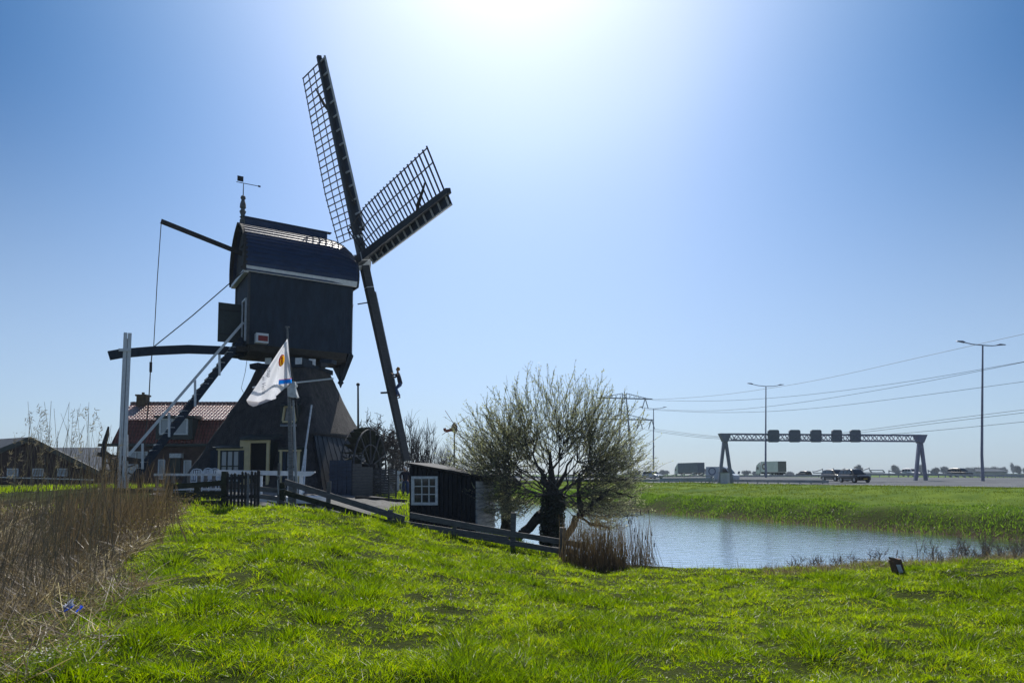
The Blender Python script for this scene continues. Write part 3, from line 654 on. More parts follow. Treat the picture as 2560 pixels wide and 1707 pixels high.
b_.tube([ml(hs+.1, .9, 12.4), ml(hs+.4, .9, 11.9), cL-sw*2.65-ax*1.3], .02, 4); b_.build('brake_rope', 'rope', mill)
# scoop wheel and its housing ------------------------------------------
wx = unit(n2); WC = onplane(921, 1166, BC+n2*5.6, n2)
wu = unit(np.cross(Z, wx)); RW = 2.15
def wp(r, a_, d): return WC+(wu*math.cos(a_)+Z*math.sin(a_))*r+wx*d
b_ = MB(); b_.tube([WC-wx*1.6, WC+wx*.5], .16, 10); whl = b_.build('scoop_wheel', 'dark_wood', mill)
for d in (-.62, .12):
    for r, nm in ((RW*.98, .045), (RW*.58, .04)):
        b_ = MB(); n = 44
        for k in range(n): b_.beam(wp(r, 2*PI*k/n, d), wp(r, 2*PI*(k+1.06)/n, d), .05, nm*2, up=wx)
        b_.build('rim', 'grey_board', whl)
for k in range(10):
    b_ = MB(); a_ = 2*PI*k/10+.1
    for d in (-.62, .12): b_.beam(wp(.1, a_, d), wp(RW*.97, a_+.25, d), .06, .07, up=wx)
    b_.build('spoke', 'grey_board', whl)
for k in range(28):
    a_ = 2*PI*k/28; b_ = MB(); b_.prism([wp(RW*.42, a_-.42, -.6), wp(RW*1.03, a_+.1, -.6), wp(RW*1.03, a_+.1, .08), wp(RW*.42, a_-.42, .08)], wp(1, a_+.12, 0)*0+unit(np.cross(wx, wp(1, a_, 0)-WC))*.03); b_.build('paddle', 'mossy_wood', whl)
def vboards(bl, a_, c_, zb0, zb1, zt0, zt1, nb, out, th=.04, gap=.01):
    """upright boards from plan point a_ to c_, bottoms zb, tops zt"""
    a_, c_ = V(a_[0], a_[1], 0), V(c_[0], c_[1], 0)
    for i in range(nb):
        f0, f1 = i/nb+gap, (i+1)/nb-gap; p, q_ = a_+(c_-a_)*f0, a_+(c_-a_)*f1
        bl.prism([p+Z*(zb0+(zb1-zb0)*f0), q_+Z*(zb0+(zb1-zb0)*f1), q_+Z*(zt0+(zt1-zt0)*f1), p+Z*(zt0+(zt1-zt0)*f0)], V(*out)*th*(1+.3*(i % 2)))
def hboards(bl, a_, c_, z0, z1, nb, out, th=.03, gapf=.06):
    a_, c_ = V(a_[0], a_[1], 0), V(c_[0], c_[1], 0)
    for i in range(nb):
        za, zb = z0+(z1-z0)*(i+gapf)/nb, z0+(z1-z0)*(i+1-gapf)/nb; o1 = V(*out)*(th*1.6); bl.prism([a_+Z*za, c_+Z*za, c_+Z*zb, a_+Z*zb], o1)
hA, hB = at(825, 1150, 36.2), at(880, 1150, 35.6); hC = at(930, 1172, 37.2)
hb = thing('wheel_housing', 'navy black boarded box with lighter grey side in front of the scoop wheel', 'wheel housing', gpoint(870, 36.2))
b_ = MB(); hz = at(850, 1150, 36)[2]; g0 = .2
b_.prism([hA*V(1, 1, 0)+Z*g0, hB*V(1, 1, 0)+Z*g0, hC*V(1, 1, 0)+Z*g0, (hC+V(-1.2, 1.2, 0))*V(1, 1, 0)+Z*g0, (hA+V(.1, 1.6, 0))*V(1, 1, 0)+Z*g0], Z*(at(850, 1172, 36.4)[2]-g0)); b_.build('core', 'black_boards', hb)
b_ = MB(); o_ = unit(V(hA[1]-hB[1], hB[0]-hA[0], 0))*-1; vboards(b_, hA+o_*.01, hB+o_*.01, .25, .1, hz, hz, 5, o_); b_.beam((hA+o_*.07)*V(1, 1, 0)+Z*(hz-.75), (hB+o_*.07)*V(1, 1, 0)+Z*(hz-.75), .05, .1); b_.build('front_panel', 'navy_boards', hb)
b_ = MB(); o2 = -unit(np.cross(Z, hC-hB)*V(1, 1, 0)); o2 = o2 if o2[1] < 0 else -o2
for i in range(13):
    z_ = .1+i*.16
    if z_ > hz-.05: break
    cut = 0 if z_ < at(900, 1172, 36.4)[2] else .55; p, q_ = hB, hB+(hC-hB)*(1-cut); b_.prism([V(p[0], p[1], z_), V(q_[0], q_[1], z_), V(q_[0], q_[1], z_+.145), V(p[0], p[1], z_+.145)], o2*.05)
b_.build('side_panel', 'grey_board', hb)
sb = thing('slatted_screen', 'grey slatted timber box between wheel housing and black shed', 'timber screen', gpoint(960, 38.5))
s0, s1, s2 = at(930, 1172, 38), at(972, 1172, 38), at(990, 1172, 38.6); zt = s0[2]
b_ = MB(); vb = (V(.1, -1, 0))
hboards(b_, s0, s1, .35, zt, 11, (0, -1, 0), .03, .12); b_.build('slats', 'grey_board', sb)
b_ = MB(); hboards(b_, s1+V(.02, 0, 0), s2, .3, zt, 14, (0, -1, 0), .03, .2); b_.build('side_slats', 'grey_board', sb)
b_ = MB()
for p in (s0, s1, s2, (s0+s1)/2): b_.beam(V(p[0], p[1]+.06, .2), V(p[0], p[1]+.06, zt), .09, .09, up=V(0, 1, 0))
b_.beam(V(s0[0], s0[1]+.06, zt+.03), V(s2[0], s2[1]+.06, zt+.03), .12, .05); b_.build('posts', 'dark_wood', sb)
# ------------------------------------------------------------------ black shed
shed = thing('shed', 'small black tarred shed with lean-to roof and nine pane window behind the rail fence', 'shed', (-2.4, 23.4, -.4))
F1 = V(-1.22, 23.0, 0); F0 = F1+V(-.96, .28, 0)*2.42; sdn = V(.28, .96, 0); Fn = V(-.28, -.96, 0)
G1 = V(-.66, 24.86, 0); sd2 = unit(G1-F1); G0 = F0+sdn*1.95
zl, zr_ = 1.93, 1.52
b_ = MB(); b_.v = []; zb = -.75
ins = [F0-Fn*.05, F1-Fn*.05+V(-.05, 0, 0), G1+V(-.05, 0, 0), G0]; tops = [zl, zr_, zr_, zl]
b_.add([p+Z*zb for p in ins]+[p+Z*t for p, t in zip(ins, tops)], [(0, 3, 2, 1), (4, 5, 6, 7), (0, 1, 5, 4), (1, 2, 6, 5), (2, 3, 7, 6), (3, 0, 4, 7)]); b_.build('wall', 'tar_black', shed)
b_ = MB(); vboards(b_, F0, F1, zb, zb, zl, zr_, 15, Fn, .03, .03/15*3); b_.build('front_boards', 'tar_black', shed)
b_ = MB(); o_ = unit(V(sd2[1], -sd2[0], 0))
nb = 9
for i in range(nb):
    z0_, z1_ = zb+(zr_-.13-zb)*i/nb, zb+(zr_-.13-zb)*(i+1)/nb-.012
    b_.add([F1+o_*.075+Z*z0_, G1+o_*.075+Z*z0_, G1+o_*.02+Z*z1_, F1+o_*.02+Z*z1_, F1+Z*z0_, G1+Z*z0_, G1+Z*z1_, F1+Z*z1_], [(0, 1, 2, 3), (7, 6, 5, 4), (4, 5, 1, 0), (3, 2, 6, 7), (1, 5, 6, 2), (0, 3, 7, 4)])
b_.build('side_boards', 'sunlit_weathered_boards', shed)
b_ = MB(); ov = .28
r0_, r1_, r2_, r3_ = F0+Fn*.16-V(.96, -.28, 0)*.1*-1*-1, F1+Fn*.16+V(.96, -.28, 0)*ov, G1+V(.96, -.28, 0)*ov+sdn*.1, G0+sdn*.1
sl = (zr_-zl)/2.42
b_.prism([r0_+Z*(zl+.03), r1_+Z*(zr_+sl*ov+.03), r2_+Z*(zr_+sl*ov+.03), r3_+Z*(zl+.03)], Z*.05); rf = b_.build('roof', 'dark_wood', shed)
b_ = MB(); b_.prism([r0_+Z*(zl+.083)+Fn*.02, r1_+Z*(zr_+sl*ov+.083)+Fn*.02, r2_+Z*(zr_+sl*ov+.083), r3_+Z*(zl+.083)], Z*.012); b_.build('roof_sheet', 'grey_board', rf)
def shp(px, py, d=0): return onplane(px, py, F0+Fn*(.045+d), Fn)
def shbox(bl, x0, y0, x1, y1, d, th):
    a_, c_, e_, g_ = shp(x0, y0, d), shp(x1, y0, d), shp(x1, y1, d), shp(x0, y1, d); bl.prism([g_, e_, c_, a_], Fn*th)
b_ = MB(); shbox(b_, 1029, 1190, 1095, 1196.5, .0, .04); shbox(b_, 1029, 1255, 1095, 1262, 0, .05); shbox(b_, 1029, 1196.7, 1036.5, 1254.8, 0, .04); shbox(b_, 1089, 1196.7, 1095, 1254.8, 0, .04); win = b_.build('window', 'weathered', shed); win.data.materials[0] = M['old_white']
b_ = MB(); shbox(b_, 1036, 1196, 1090, 1256, -.0, .008); b_.build('pane', 'glass', win)
b_ = MB()
for x in (1053.5, 1071.5): shbox(b_, x, 1196, x+2.6, 1256, .01, .02)
for y in (1214, 1234): shbox(b_, 1036.3, y, 1089.5, y+2.4, .012, .02)
b_.build('glazing_bars', 'old_white', win)
# ------------------------------------------------------------------ fences
def fenceY(px): return float(np.interp(px, [380, 650, 713, 925, 1088, 1252, 1415, 1500], [22.3, 22, 22, 21.1, 20.2, 19.3, 18.3, 17.6]))
def fat(px, py, d=0): return at(px, py, fenceY(px)+d)
def rail(bl, x0, y0, x1, y1, hpx, d=-.06, th=.045, n=1):
    """a board along the fence from its centre line at x0,y0 to x1,y1"""
    for i in range(n):
        a_, c_ = fat(x0+(x1-x0)*i/n, y0+(y1-y0)*i/n, d), fat(x0+(x1-x0)*(i+1)/n, y0+(y1-y0)*(i+1)/n, d); bl.beam(a_, c_, th, hpx*fenceY(x0)/F)
def fpost(px, ytop, w_, d=0, lean=0, sink=.25):
    b_ = MB(); t_ = fat(px+lean, ytop, d); g_ = fat(px, ytop, d); g_ = V(g_[0], g_[1], float(gz(g_[0], g_[1]))-sink); b_.beam(g_, t_, w_, w_*.9, up=V(0, 1, 0)); return b_
fn = thing('rail_fence', 'weathered two rail timber fence running down the dyke past the black shed', 'fence', gpoint(900, 21.2))
for args in ((734, 1210, .11), (820, 1203, .12), (973, 1274, .14), (1134, 1308, .12), (1281, 1281, .15), (1404, 1318, .17)): fpost(*args, lean=3).build('post', 'grey_wood', fn)
for args in ((712, 1204, 1011, 1297, 14), (713, 1231, 980, 1310, 13), (1025, 1287, 1290, 1336, 14), (980, 1302, 1270, 1347, 10), (1270, 1332, 1455, 1362, 13), (1100, 1325, 1440, 1384, 12), (1380, 1372, 1445, 1380, 12), (700, 1252, 800, 1290, 7)):
    b_ = MB(); rail(b_, *args, n=2); b_.build('rail', 'grey_wood' if args[0] != 713 else 'mossy_wood', fn)
fg = thing('board_fence', 'dark green timber fence of two wide boards left of the picket gate', 'fence', gpoint(490, 22.2))
for args in ((413, 1218, 565, 1206, 13), (425, 1238, 565, 1233, 13), (430, 1258, 565, 1255, 10)): b_ = MB(); rail(b_, *args); b_.build('rail', 'mossy_wood', fg)
for x in (425, 494, 562): fpost(x, 1206 if x < 562 else 1178, .16, .06).build('post', 'mossy_wood', fg)
pg = thing('picket_gate', 'dark weathered picket gate with one pale picket on the dyke crest', 'gate', gpoint(605, 22))
px_ = [569, 578.5, 587, 597, 606, 614, 620.5, 629.5, 638, 646]
for i, x in enumerate(px_):
    w_ = .07 if x != 646 else .10; b_ = MB(); tp = fat(x, (1180, 1183, 1181, 1184, 1177, 1178, 1181, 1176, 1178, 1174)[i], 0); g_ = V(tp[0], tp[1], .5)
    b_.prism([g_-V(w_/2, 0, 0), g_+V(w_/2, 0, 0), tp+V(w_/2, 0, -.04), tp, tp+V(-w_/2, 0, -.04)], V(0, .03, 0)); b_.build('picket', 'weathered' if x == 620.5 else 'dark_wood', pg)
b_ = MB(); rail(b_, 562, 1196, 648, 1190, 8, .05); rail(b_, 562, 1243, 648, 1240, 8, .05); b_.build('rail', 'dark_wood', pg)
fs = thing('short_rail_fence', 'short grey rail fence between the picket gate and the mossy post', 'fence', gpoint(680, 21.8))
for args in ((650, 1222, 700, 1226, 12), (650, 1240, 697, 1247, 11), (668, 1252, 697, 1262, 4)): b_ = MB(); rail(b_, *args); b_.build('rail', 'grey_wood', fs)
fpost(707, 1206, .17, 0).build('post', 'mossy_wood', fs)
fpost(697.5, 1157, .07, -.1).build('stake', 'grey_wood', fs)
b_ = MB(); b_.tube([fat(692, 1190, -.18), fat(697, 1188, -.2), fat(700, 1194, -.2), fat(694, 1200, -.2), fat(696, 1235, -.2)], .018, 5); b_.tube([fat(697, 1224, -.16), fat(722, 1220, -.12)], .008, 4); b_.build('twine', 'galv', fs)
def rbox(bl, x0, y0, x1, y1, Y, th): a_, c_ = at(x0, y0, Y), at(x1, y1, Y); bl.box((a_+c_)/2+V(0, th/2, 0), V(abs(c_[0]-a_[0])/2, 0, 0), V(0, th/2, 0), V(0, 0, abs(c_[2]-a_[2])/2))
# white bridge railing
br = thing('bridge_railing', 'white footbridge railing with shaped ends in front of the mill door', 'railing', gpoint(650, 27))
b_ = MB(); a_ = [at(x, y, 26.5) for x, y in ((536, 1174), (786, 1178), (788, 1180), (775, 1189), (762, 1190), (545, 1184))]; b_.prism(a_[::-1], V(0, .09, 0)); b_.build('rail', 'white_paint', br)
for x in (560, 651, 723, 752):
    b_ = MB(); p = at(x, 1189, 26.55); b_.beam(V(p[0], p[1]+.05, float(gz(p[0], p[1]))-.1), p+V(0, .05, 0), .11, .1, up=V(0, 1, 0)); b_.build('post', 'white_paint', br)
b_ = MB(); rbox(b_, 648, 1243, 780, 1258, 25.5, 2.2); b_.build('deck', 'white_paint', br)
gr = thing('grey_railing', 'long low grey timber railing behind the dark green board fence', 'railing', gpoint(470, 27))
for y0, y1 in ((1183, 1189), (1220, 1225)): b_ = MB(); rbox(b_, 384, y0, 560, y1, 25.8, .1); b_.build('rail', 'old_white', gr)
for x in (388, 412, 428, 467, 493, 510, 530): b_ = MB(); rbox(b_, x, 1189, x+4.5, 1262, 25.9, .08); b_.build('post', 'grey_wood', gr)
# white garden chairs
def chair(px, Y, rz, label):
    p = gpoint(px, Y); t = thing('garden_chair', label, 'chair', p, 'white garden chairs on the mill terrace'); c_, s_ = math.cos(rz), math.sin(rz); X_ = V(c_, s_, 0); Y_ = V(-s_, c_, 0)
    b_ = MB(); b_.box(p+Z*.43, X_*.24, Y_*.23, Z*.02); b_.build('seat', 'white_paint', t)
    b_ = MB()
    for k in range(5): b_.box(p+Y_*.24+Z*.72+X_*(-.18+.09*k), X_*.03, Y_*.012, Z*.22)
    b_.tube([p+Y_*.25+Z*z_+X_*x_ for x_, z_ in ((-.24, .42), (-.24, .85), (-.15, .97), (0, 1.0), (.15, .97), (.24, .85), (.24, .42))], .025, 6); b_.build('backrest', 'white_paint', t)
    for sx in (-1, 1):
        for sy in (-1, 1): b_ = MB(); b_.beam(p+X_*sx*.22+Y_*sy*.2, p+X_*sx*.2+Y_*sy*.18+Z*.42, .04); b_.build('leg', 'white_paint', t)
        b_ = MB(); b_.beam(p+X_*sx*.26-Y_*.2+Z*.64, p+X_*sx*.26+Y_*.22+Z*.66, .05, .03); b_.beam(p+X_*sx*.25-Y_*.18+Z*.42, p+X_*sx*.26-Y_*.2+Z*.64, .04); b_.build('armrest', 'white_paint', t)
chair(491, 30.0, .3, 'leftmost of the white garden chairs behind the grey railing')
chair(512, 30.6, -.2, 'middle white garden chair behind the grey railing')
chair(533, 30.2, .1, 'rightmost white garden chair, beside the white footbridge railing')
b_ = MB(); 
wg = thing('white_gate', 'white timber fence panel between the slatted box and the shed', 'fence', gpoint(1000, 44))
for y0, y1 in ((1177, 1186), (1204, 1208)): b_ = MB(); rbox(b_, 984, y0, 1014, y1, 44, .06); b_.build('rail', 'white_paint', wg)
for x in (991, 1004): b_ = MB(); rbox(b_, x, 1187, x+6.5, 1226, 44.02, .06); b_.build('post', 'white_paint', wg)
kl = thing('log_edge', 'low dark timber edging beam on the ground left of the shed', 'beam', gpoint(960, 35))
b_ = MB(); p0, p1 = gpoint(890, 34.5, .08), gpoint(1018, 35.5, .1); b_.beam(p0, p1, .25, .22); b_.build('log', 'dark_wood', kl)
# ------------------------------------------------------------------ flagpole and flag
FY = 23.5
fp = thing('flagpole', 'slim weathered flagpole with white crossarm standing before the thatched mill', 'flagpole', gpoint(729, FY))
b_ = MB(); b_.tube([gpoint(729, FY, -.2), at(727, 1150, FY), at(722, 950, FY), at(718, 818, FY)], [.09, .085, .06, .035], 8); b_.tube([at(713, 817, FY), at(723, 817, FY)], .03, 6); b_.build('pole', 'weathered', fp)
b_ = MB(); b_.tube([at(742, 1235, FY-.1), at(737, 1120, FY-.1), at(733, 1000, FY-.08)], [.05, .045, .03], 6); b_.build('brace_pole', 'galv', fp)
b_ = MB(); b_.tube([at(716, 862, FY-.12), at(724, 910, FY-.12), at(732, 955, FY-.12)], .03, 6); b_.tube([at(737, 990, FY-.1), at(744, 1045, FY-.1)], [.03, .02], 6); b_.build('halyard', 'rope', fp)
b_ = MB(); b_.beam(at(631, 968, FY-.25), at(834, 946, FY+.25), .05, .05); b_.build('crossarm', 'white_paint', fp)
b_ = MB(); cpl = [at(x, y, FY-.16) for x, y in ((724, 952), (736, 953), (739, 964), (736, 969), (739, 980), (743, 992), (740, 994), (719, 991), (718, 967), (722, 963))]; b_.prism(cpl[::-1], V(0, .22, 0)); b_.build('bracket', 'old_white', fp)
flag = thing('flag', 'white flag with blue hem and yellow oval emblem hanging from the flagpole', 'flag', at(718, 848, FY-.1))
LE = [(718, 847), (700, 873), (668, 922), (640, 965), (616, 1000)]
FE = [(718.6, 848), (706, 882), (697, 920), (691.5, 958), (690, 996)]
PE = [(719.2, 848), (722, 880), (725, 912), (728, 940), (729.5, 958)]
def ed(E_, v): x = np.linspace(0, 1, len(E_)); return V(np.interp(v, x, [e[0] for e in E_]), np.interp(v, x, [e[1] for e in E_]))
def FA(u, v, off=0):
    l, r = ed(LE, v), ed(FE, v); p = l+(r-l)*u; dz = .10*math.sin(u*7+v*2.2)*v+.06*math.sin(u*3.1+v*6)*v; return at(p[0], p[1]+(6*math.sin(u*PI)*v**3), FY-.25+dz-.25*(1-u)*v-off)
def FB(u, v, off=0):
    l, r = ed(FE, v), ed(PE, v); p = l+(r-l)*u; ys = 1-.18*0; return at(p[0], p[1], FY-.18+.06*math.sin(u*6+1)*v-off-.1*math.sin(u*PI)*v)
def cloth(fn_, u0, u1, v0, v1, m, par, name, n=14):
    b_ = MB(); vs = [fn_(u0+(u1-u0)*i/n, v0+(v1-v0)*j/n) for j in range(n+1) for i in range(n+1)]; b_.add(vs, [(j*(n+1)+i, j*(n+1)+i+1, (j+1)*(n+1)+i+1, (j+1)*(n+1)+i) for j in range(n) for i in range(n)]); return b_.build(name, m, par, smooth=True)
cloth(FA, 0, 1, 0, 1, 'cloth_white', flag, 'cloth'); 
def FBs(v): return v
cloth(FB, 0, 1, 0, .955, 'cloth_white', flag, 'front_fold')
bl_ = MB(); a_, c_ = FB(0, .88), FB(1, .955)
n = 10; z0v = lambda i: ed([(697, 950), (729, 947)], i/n); z1v = lambda i: ed([(696, 961), (729, 957)], i/n); z2v = lambda i: ed([(697, 948.6), (729, 945.6)], i/n)
b_ = MB(); b_.add([at(*z0v(i), FY-.31) for i in range(n+1)]+[at(*z1v(i), FY-.31) for i in range(n+1)], [(i, i+1, n+2+i, n+1+i) for i in range(n)]); b_.build('blue_hem', 'cloth_blue', flag)
b_ = MB(); b_.add([at(*z2v(i), FY-.312) for i in range(n+1)]+[at(*(z0v(i)), FY-.312) for i in range(n+1)], [(i, i+1, n+2+i, n+1+i) for i in range(n)]); b_.build('red_line', 'cloth_red', flag)
b_ = MB(); b_.add([at(x, y, d_) for x, y, d_ in ((697, 961, FY-.2), (729, 957, FY-.2), (720, 969, FY-.15), (703, 971, FY-.15))], [(0, 1, 2, 3)]); b_.build('underside_fold', 'cloth_white_shaded', flag)
b_ = MB(); bt = [(616, 1000, 0), (628, 994, .1), (645, 993, .15), (662, 997, .12), (680, 1000, .1)]; lo = [(617, 1004, -.1), (622, 1011, -.12), (633, 1016.5, -.1), (655, 1009, -.05), (676, 1001, .05)]
b_.add([at(x, y, FY-.35+d_) for x, y, d_ in bt]+[at(x, y, FY-.45+d_) for x, y, d_ in lo], [(i, i+1, 6+i, 5+i) for i in range(4)]); b_.build('curled_hem', 'cloth_white_shaded', flag, smooth=True)
# emblem and lettering laid on the cloth
def emb(cx, cy, rx, ry, m, name, rot=0, off=.02, pts=None, parent=None):
    b_ = MB(); P = []
    src = pts or [(math.cos(k*PI/9), math.sin(k*PI/9)) for k in range(18)]
    for x, y in src:
        X = x*rx*math.cos(rot)-y*ry*math.sin(rot); Y_ = x*rx*math.sin(rot)+y*ry*math.cos(rot); P.append(at(cx+X, cy+Y_, FY-.62-off))
    b_.prism(P[::-1], V(0, .004, 0)); return b_.build(name, m, parent or flag)
em = emb(704, 901, 7.3, 15.5, 'cloth_red', 'emblem', .22, pts=[(math.cos(k*PI/9), math.sin(k*PI/9)) for k in range(4, 16)]+[(.70*math.cos(k*PI/9)+.12, .86*math.sin(k*PI/9)) for k in range(15, 3, -1)]); emb(705.3, 901.5, 5.4, 13.4, 'cloth_yellow', 'emblem_oval', .22, .03, parent=em)
for cx, cy, pts in ((704, 898, [(-1, -1), (1, -1.2), (1, -.7), (-.3, -.5), (-.3, -.1), (1, -.2), (1, .2), (-1, .3)]), (704.5, 905, [(-1, -1), (.3, -.9), (.2, .2), (1, .1), (1, .9), (-.2, 1), (-.3, .2), (-1, 0)])): emb(cx, cy, 2.3, 5, 'cloth_red', 'emblem_mark', .2, .04, pts, parent=em)
def lettering(txt, px, py0, py1, name):
    cu = bpy.data.curves.new('t', 'FONT'); cu.body = txt; cu.size = 1; cu.align_x = 'LEFT'; cu.resolution_u = 2; tmp = bpy.data.objects.new('t', cu); COL.objects.link(tmp)
    dg = bpy.context.evaluated_depsgraph_get(); me = bpy.data.meshes.new_from_object(tmp.evaluated_get(dg)); bpy.data.objects.remove(tmp)
    xs = [v.co.x for v in me.vertices]; L_ = max(xs); sc_ = (py1-py0)/L_; o0 = ORG[flag.name]
    for v in me.vertices:
        y = py0+v.co.x*sc_; x = px+(v.co.y-.25)*sc_*1.15; v.co = Vector(at(x, y, FY-.62-.25*.7)-o0)
    me.materials.clear(); me.materials.append(M['ink']); me.name = name; o = link(name, me, flag); return o
lettering('schap', 671, 917, 943, 'print'); lettering('ooi', 658, 924, 936, 'print'); lettering('en', 658, 941, 951, 'print'); lettering('Vecht', 658, 956, 985, 'print')
# ------------------------------------------------------------------ farmhouse
HYY = 54
fh = thing('farmhouse', 'red tiled farmhouse with mansard roof, dormer and brick wall behind the stair', 'house', gpoint(420, HYY))
def hp(px, py, dy=0): return at(px, py, HYY+dy)
zR, zB, zG = hp(450, 1006, 3)[2], hp(450, 1046)[2], hp(450, 1112)[2]
xl, xr = hp(284, 1100)[0], hp(284, 1100)[0]+13.5
b_ = MB(); b_.prism([V(xl+.3, HYY, 0), V(xr-.3, HYY, 0), V(xr-.3, HYY+8, 0), V(xl+.3, HYY+8, 0)], Z*zG); b_.build('wall', 'brick', fh)
yb, yr = HYY+.7, HYY+3.6
b_ = MB(); b_.quad(V(xl-.1, HYY-.25, zG), V(xr+.1, HYY-.25, zG), V(xr, yb, zB), V(xl+.3, yb, zB)); b_.quad(V(xl-.1, HYY+8.2, zG), V(xl-.1, HYY-.25, zG), V(xl+.3, yb, zB), V(xl+.3, HYY+7.3, zB)); b_.quad(V(xr+.1, HYY-.25, zG), V(xr+.1, HYY+8.2, zG), V(xr, HYY+7.3, zB), V(xr, yb, zB)); b_.quad(V(xr+.1, HYY+8.2, zG), V(xl-.1, HYY+8.2, zG), V(xl+.3, HYY+7.3, zB), V(xr, HYY+7.3, zB))
b_.build('lower_roof', 'tile_red', fh)
b_ = MB(); rl_ = hp(317, 1006, 3)[0]
b_.add([V(xl+.15, yb-.2, zB-.05), V(xr+.1, yb-.2, zB-.05), V(xr+.1, HYY+7.5, zB-.05), V(xl+.15, HYY+7.5, zB-.05), V(rl_, yr, zR), V(xr-.6, yr, zR)], [(0, 1, 5, 4), (1, 2, 5), (2, 3, 4, 5), (3, 0, 4)]); roof = b_.build('roof', 'tile_top', fh)
b_ = MB()
for k in range(40):
    p = V(rl_+(xr-.6-rl_)*k/40, yr, zR+.02); b_.tube([p, p+V((xr-.6-rl_)/40*.95, 0, .0)], [.11, .14], 6)
b_.build('ridge_tiles', 'tile_top', roof)
b_ = MB(); cx_, cw = hp(351, 1000, 3)[0], .38; b_.box(V(cx_, yr-.2, zR+.1), (cw, 0, 0), (0, .35, 0), (0, 0, .55)); b_.box(V(cx_, yr-.2, zR+.62), (cw+.08, 0, 0), (0, .42, 0), (0, 0, .07)); b_.tube([V(cx_, yr-.2, zR+.68), V(cx_, yr-.2, zR+.9)], .12, 8); b_.build('chimney', 'chimney', fh)
b_ = MB(); b_.beam(V(xl-.9, HYY-.4, zG-.02), V(xr+.2, HYY-.4, zG-.02), .3, .22); b_.build('gutter', 'green_black', fh)
b_ = MB(); rb = lambda bl, x0, y0, x1, y1, dy, th: rbox(bl, x0, y0, x1, y1, HYY+dy, th)
rb(b_, 390, 1044, 480, 1098, -.35, 1.5); rb(b_, 384, 1038, 486, 1044.5, -.6, 2.2); dm = b_.build('dormer', 'green_black', fh)
for x0, x1 in ((398, 432), (434, 469)):
    b_ = MB(); rb(b_, x0, 1046, x1, 1049, -.42, .08); rb(b_, x0, 1083, x1, 1086.5, -.42, .08); rb(b_, x0, 1049, x0+3.5, 1083, -.42, .08); rb(b_, x1-3.5, 1049, x1, 1083, -.42, .08); wn = b_.build('window', 'white_paint', dm)
b_ = MB(); rb(b_, 400, 1048, 467, 1085, -.38, .02); b_.build('pane', 'glass_pale', dm)
for x0, y0, x1, y1 in ((395, 1148, 411, 1198), (459, 1150, 477, 1186), (314, 1128, 368, 1152)):
    b_ = MB(); rb(b_, x0, y0, x1, y0+2, -.08, .08); rb(b_, x0, y1-2, x1, y1, -.08, .08); rb(b_, x0, y0+2, x0+2, y1-2, -.08, .08); rb(b_, x1-2, y0+2, x1, y1-2, -.08, .08)
    if x1-x0 > 40: rb(b_, 338, y0+2, 340, y1-2, -.08, .08)
    wn = b_.build('window', 'white_paint', fh); b_ = MB(); rb(b_, x0+1.5, y0+1.5, x1-1.5, y1-1.5, -.03, .02); b_.build('pane', 'glass_pale', wn)
b_ = MB(); rb(b_, 425, 1145, 450, 1197, -.06, .05); b_.build('door', 'green_black', fh)
b_ = MB(); rb(b_, 423, 1133, 452, 1144, -.5, .45); b_.build('door_canopy', 'old_white', fh)
b_ = MB(); rb(b_, 314, 1160, 345, 1198, -.05, .04); b_.build('garage_door', 'old_white', fh)
# ------------------------------------------------------------------ barns
BY = 60
def bpt(px, py, dy=0): return at(px, py, BY+dy)
bn = thing('barn', 'dark red boarded barn with shallow grey roof and three small windows beyond the reeds', 'barn', gpoint(80, BY))
pk, rt_, lt = bpt(78, 1094), bpt(236, 1172), bpt(-80, 1156)
b_ = MB(); b_.prism([V(lt[0], BY, .5), V(rt_[0], BY, .5), rt_-Z*.25, pk-Z*.3, lt-Z*.25], V(-9, 6, 0)); b_.build('wall', 'barn_wall', bn)
b_ = MB(); e1_ = unit(rt_-pk); e2_ = unit(lt-pk)
for q_ in (rt_+e1_*.5, lt+e2_*.5): b_.prism([pk-Z*.02, q_-Z*.02, q_+V(-9.3, 6.2, 0), pk+V(-9.3, 6.2, 0)] if q_[0] < pk[0] else [pk+V(-9.3, 6.2, 0), q_+V(-9.3, 6.2, 0), q_-Z*.02, pk-Z*.02], Z*.1)
for o in (0,):
    pass
b_.build('roof', 'slate', bn)
b_ = MB()
for q_ in (rt_+e1_*.5, lt+e2_*.5): b_.beam(pk-V(0, .15, .12), q_-V(0, .15, .12), .08, .42)
b_.build('bargeboard', 'green_black', bn)
for x0, x1 in ((17, 45), (81, 108), (143, 168)):
    b_ = MB(); Yb = BY-.1
    rbox(b_, x0, 1170.5, x1, 1173, Yb, .08); rbox(b_, x0, 1187, x1, 1190, Yb, .08); rbox(b_, x0, 1173, x0+2.5, 1187, Yb, .08); rbox(b_, x1-2.5, 1173, x1, 1187, Yb, .08); wn = b_.build('window', 'white_paint', bn)
    b_ = MB(); rbox(b_, x0+2, 1172.5, x1-2, 1188, Yb+.05, .02); b_.build('pane', 'glass_pale', wn)
b2 = thing('barn', 'long grey slate barn roof between the red barn and the farmhouse', 'barn', gpoint(190, 74))
q0, q1, q2, q3 = at(60, 1121, 79), at(258, 1121, 79), at(275, 1176, 71), at(60, 1176, 71)
b_ = MB(); b_.prism([q3, q2, q1, q0], Z*.12); b_.quad(q0, q1, q1+V(.3, 8, -3.2), q0+V(0, 8, -3.2)); b_.build('roof', 'slate', b2)
b_ = MB(); b_.prism([V(q3[0]+.3, 71.6, .4), V(q2[0]-.5, 71.6, .4), V(q2[0]-.5, 86, .4), V(q3[0]+.3, 86, .4)], Z*(q2[2]-.5)); b_.build('wall', 'barn_wall', b2)
wf = thing('wire_fence', 'thin pale rail fence at the meadow edge before the red barn', 'fence', gpoint(100, 44))
